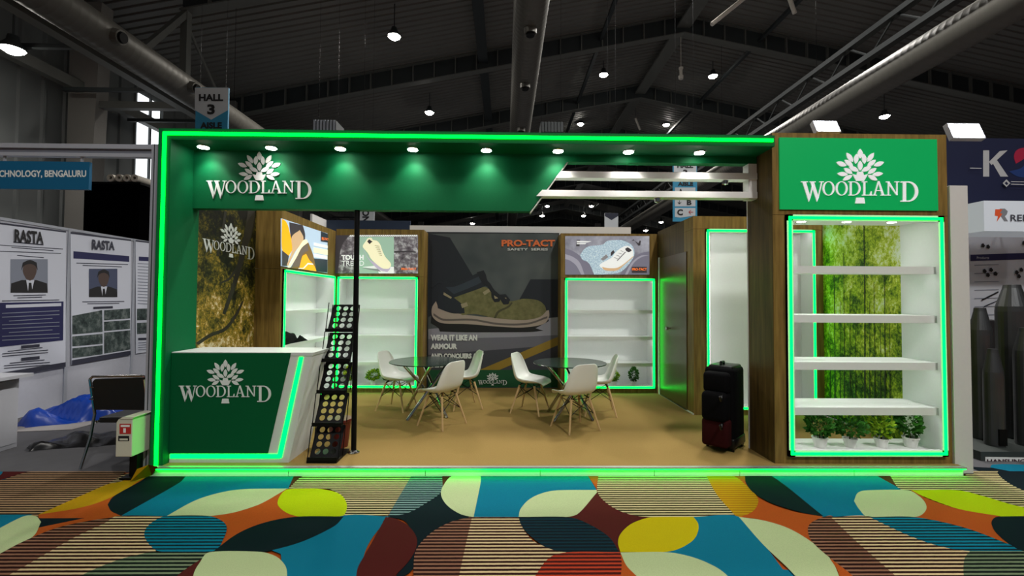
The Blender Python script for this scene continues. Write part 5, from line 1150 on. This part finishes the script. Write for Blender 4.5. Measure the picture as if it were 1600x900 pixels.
t = root('partition_wall', ((a.x+b.x)/2, 6.2, 0), 'white partition behind the dark steel chisels', 'partition')
MB().box(a.x, b.x, 6.2, 6.26, 0.0, b.z, mat('poster_panel_white', (190, 194, 204), 0.6)).build('panel', t); MB().box(a.x-0.03, a.x, 6.19, 6.27, 0.0, b.z, ALU).build('post', t)
its = [(PNV, [(1516, 398), (1640, 394), (1640, 404), (1516, 408)])]
for k in range(9): its.append((PGR, [(1522, 414+k*13), (1560, 413+k*13), (1560, 414+k*13), (1522, 415+k*13)]))
for x, y in ((1535, 424), (1545, 422), (1552, 428), (1540, 430), (1585, 426), (1592, 422), (1532, 384), (1540, 386), (1596, 380), (1588, 432)): its.append((PSU, [(x, y-2.5), (x+3, y-4), (x+6, y), (x+4, y+3), (x, y+2)]))
its += [(PSU, [(1532, 468), (1558, 455), (1559, 457), (1533, 470)]), (PTX, [(1536, 478), (1560, 468), (1560, 469), (1536, 480)])]
mb = MB(); print_on(mb, pyw, its, 0.003); text_px(mb, pyw, 'Products', 1524, 401, 1543, 405, PWH, 0.0, 0.02); mb.build('poster_board', label='white product poster with navy title bar behind the steel chisels', cat='poster')
# chisel stand and chisels
CH = mat('blued_steel', (84, 86, 88), 0.36, 0.8, noise=0.15, nscale=4)
ps4 = PY(4.78); a, b = ps4.pt(1533, 737), ps4.pt(1720, 706)
t = root('chisel_stand', ((a.x+b.x)/2, 5.1, 0), 'dark steel plinth with a white maker plate carrying the chisels', 'plinth')
MB().box(a.x, b.x, 4.78, 5.6, 0.0, b.z, mat('plinth_steel', (60, 66, 64), 0.5, 0.3, noise=0.2)).build('plinth', t)
mb = MB(); mb.prism([ps4.pt(x, y, 0.001) for x, y in ((1539, 714), (1690, 716), (1690, 729), (1539, 726))], Vector((0, -0.004, 0)), WHITE2); text_px(mb, ps4, 'HANSUNG SPECIAL', 1541, 717, 1650, 724, mat('plate_ink', (56, 24, 40), 0.5), 0.03, 0.008); mb.build('maker_plate', t)
zp = b.z
def chisel(px, pytop, Y, w_, lab, flat=False, hole=True):
    p = PY(Y).pt(px, pytop); r_ = w_; h = p.z-zp; t = root('rock_chisel', (p.x, Y, zp), lab, 'chisel')
    mb = MB()
    if flat: mb.lathe((p.x, Y, zp), [(r_*0.96, 0), (r_, 0.02), (r_, h-0.02), (r_*0.94, h)], CH, n=28)
    else: mb.lathe((p.x, Y, zp), [(r_*0.96, 0), (r_, 0.02), (r_, h-0.32), (r_*0.97, h-0.26), (r_*0.55, h-0.04), (r_*0.5, h)], CH, n=28)
    mb.build('shank', t, smooth=False)
    MB().box(p.x-r_*0.5, p.x+r_*0.5, Y-r_-0.004, Y-r_*0.6, zp+0.02, zp+0.2, BLACK).build('keyway', t)
chisel(1531, 481, 5.25, 0.105, 'dark pointed rock chisel beside the pale end panel')
chisel(1551, 545, 5.0, 0.088, 'short flat topped steel chisel standing in front of the pointed one')
chisel(1581, 445, 5.3, 0.15, 'thick tall rock chisel before the product poster')
chisel(1603, 512, 5.0, 0.11, 'dark medium rock chisel beside the thick tall one')
MB().box(PY(5.9).pt(1512, 600).x, PY(5.9).pt(1530, 600).x+0.4, 5.75, 6.1, 0, PY(5.9).pt(1512, 500).z, mat('dark_cabinet', (22, 24, 28), 0.5)).build('dark_cabinet', label='low dark cabinet behind the chisels', cat='cabinet')
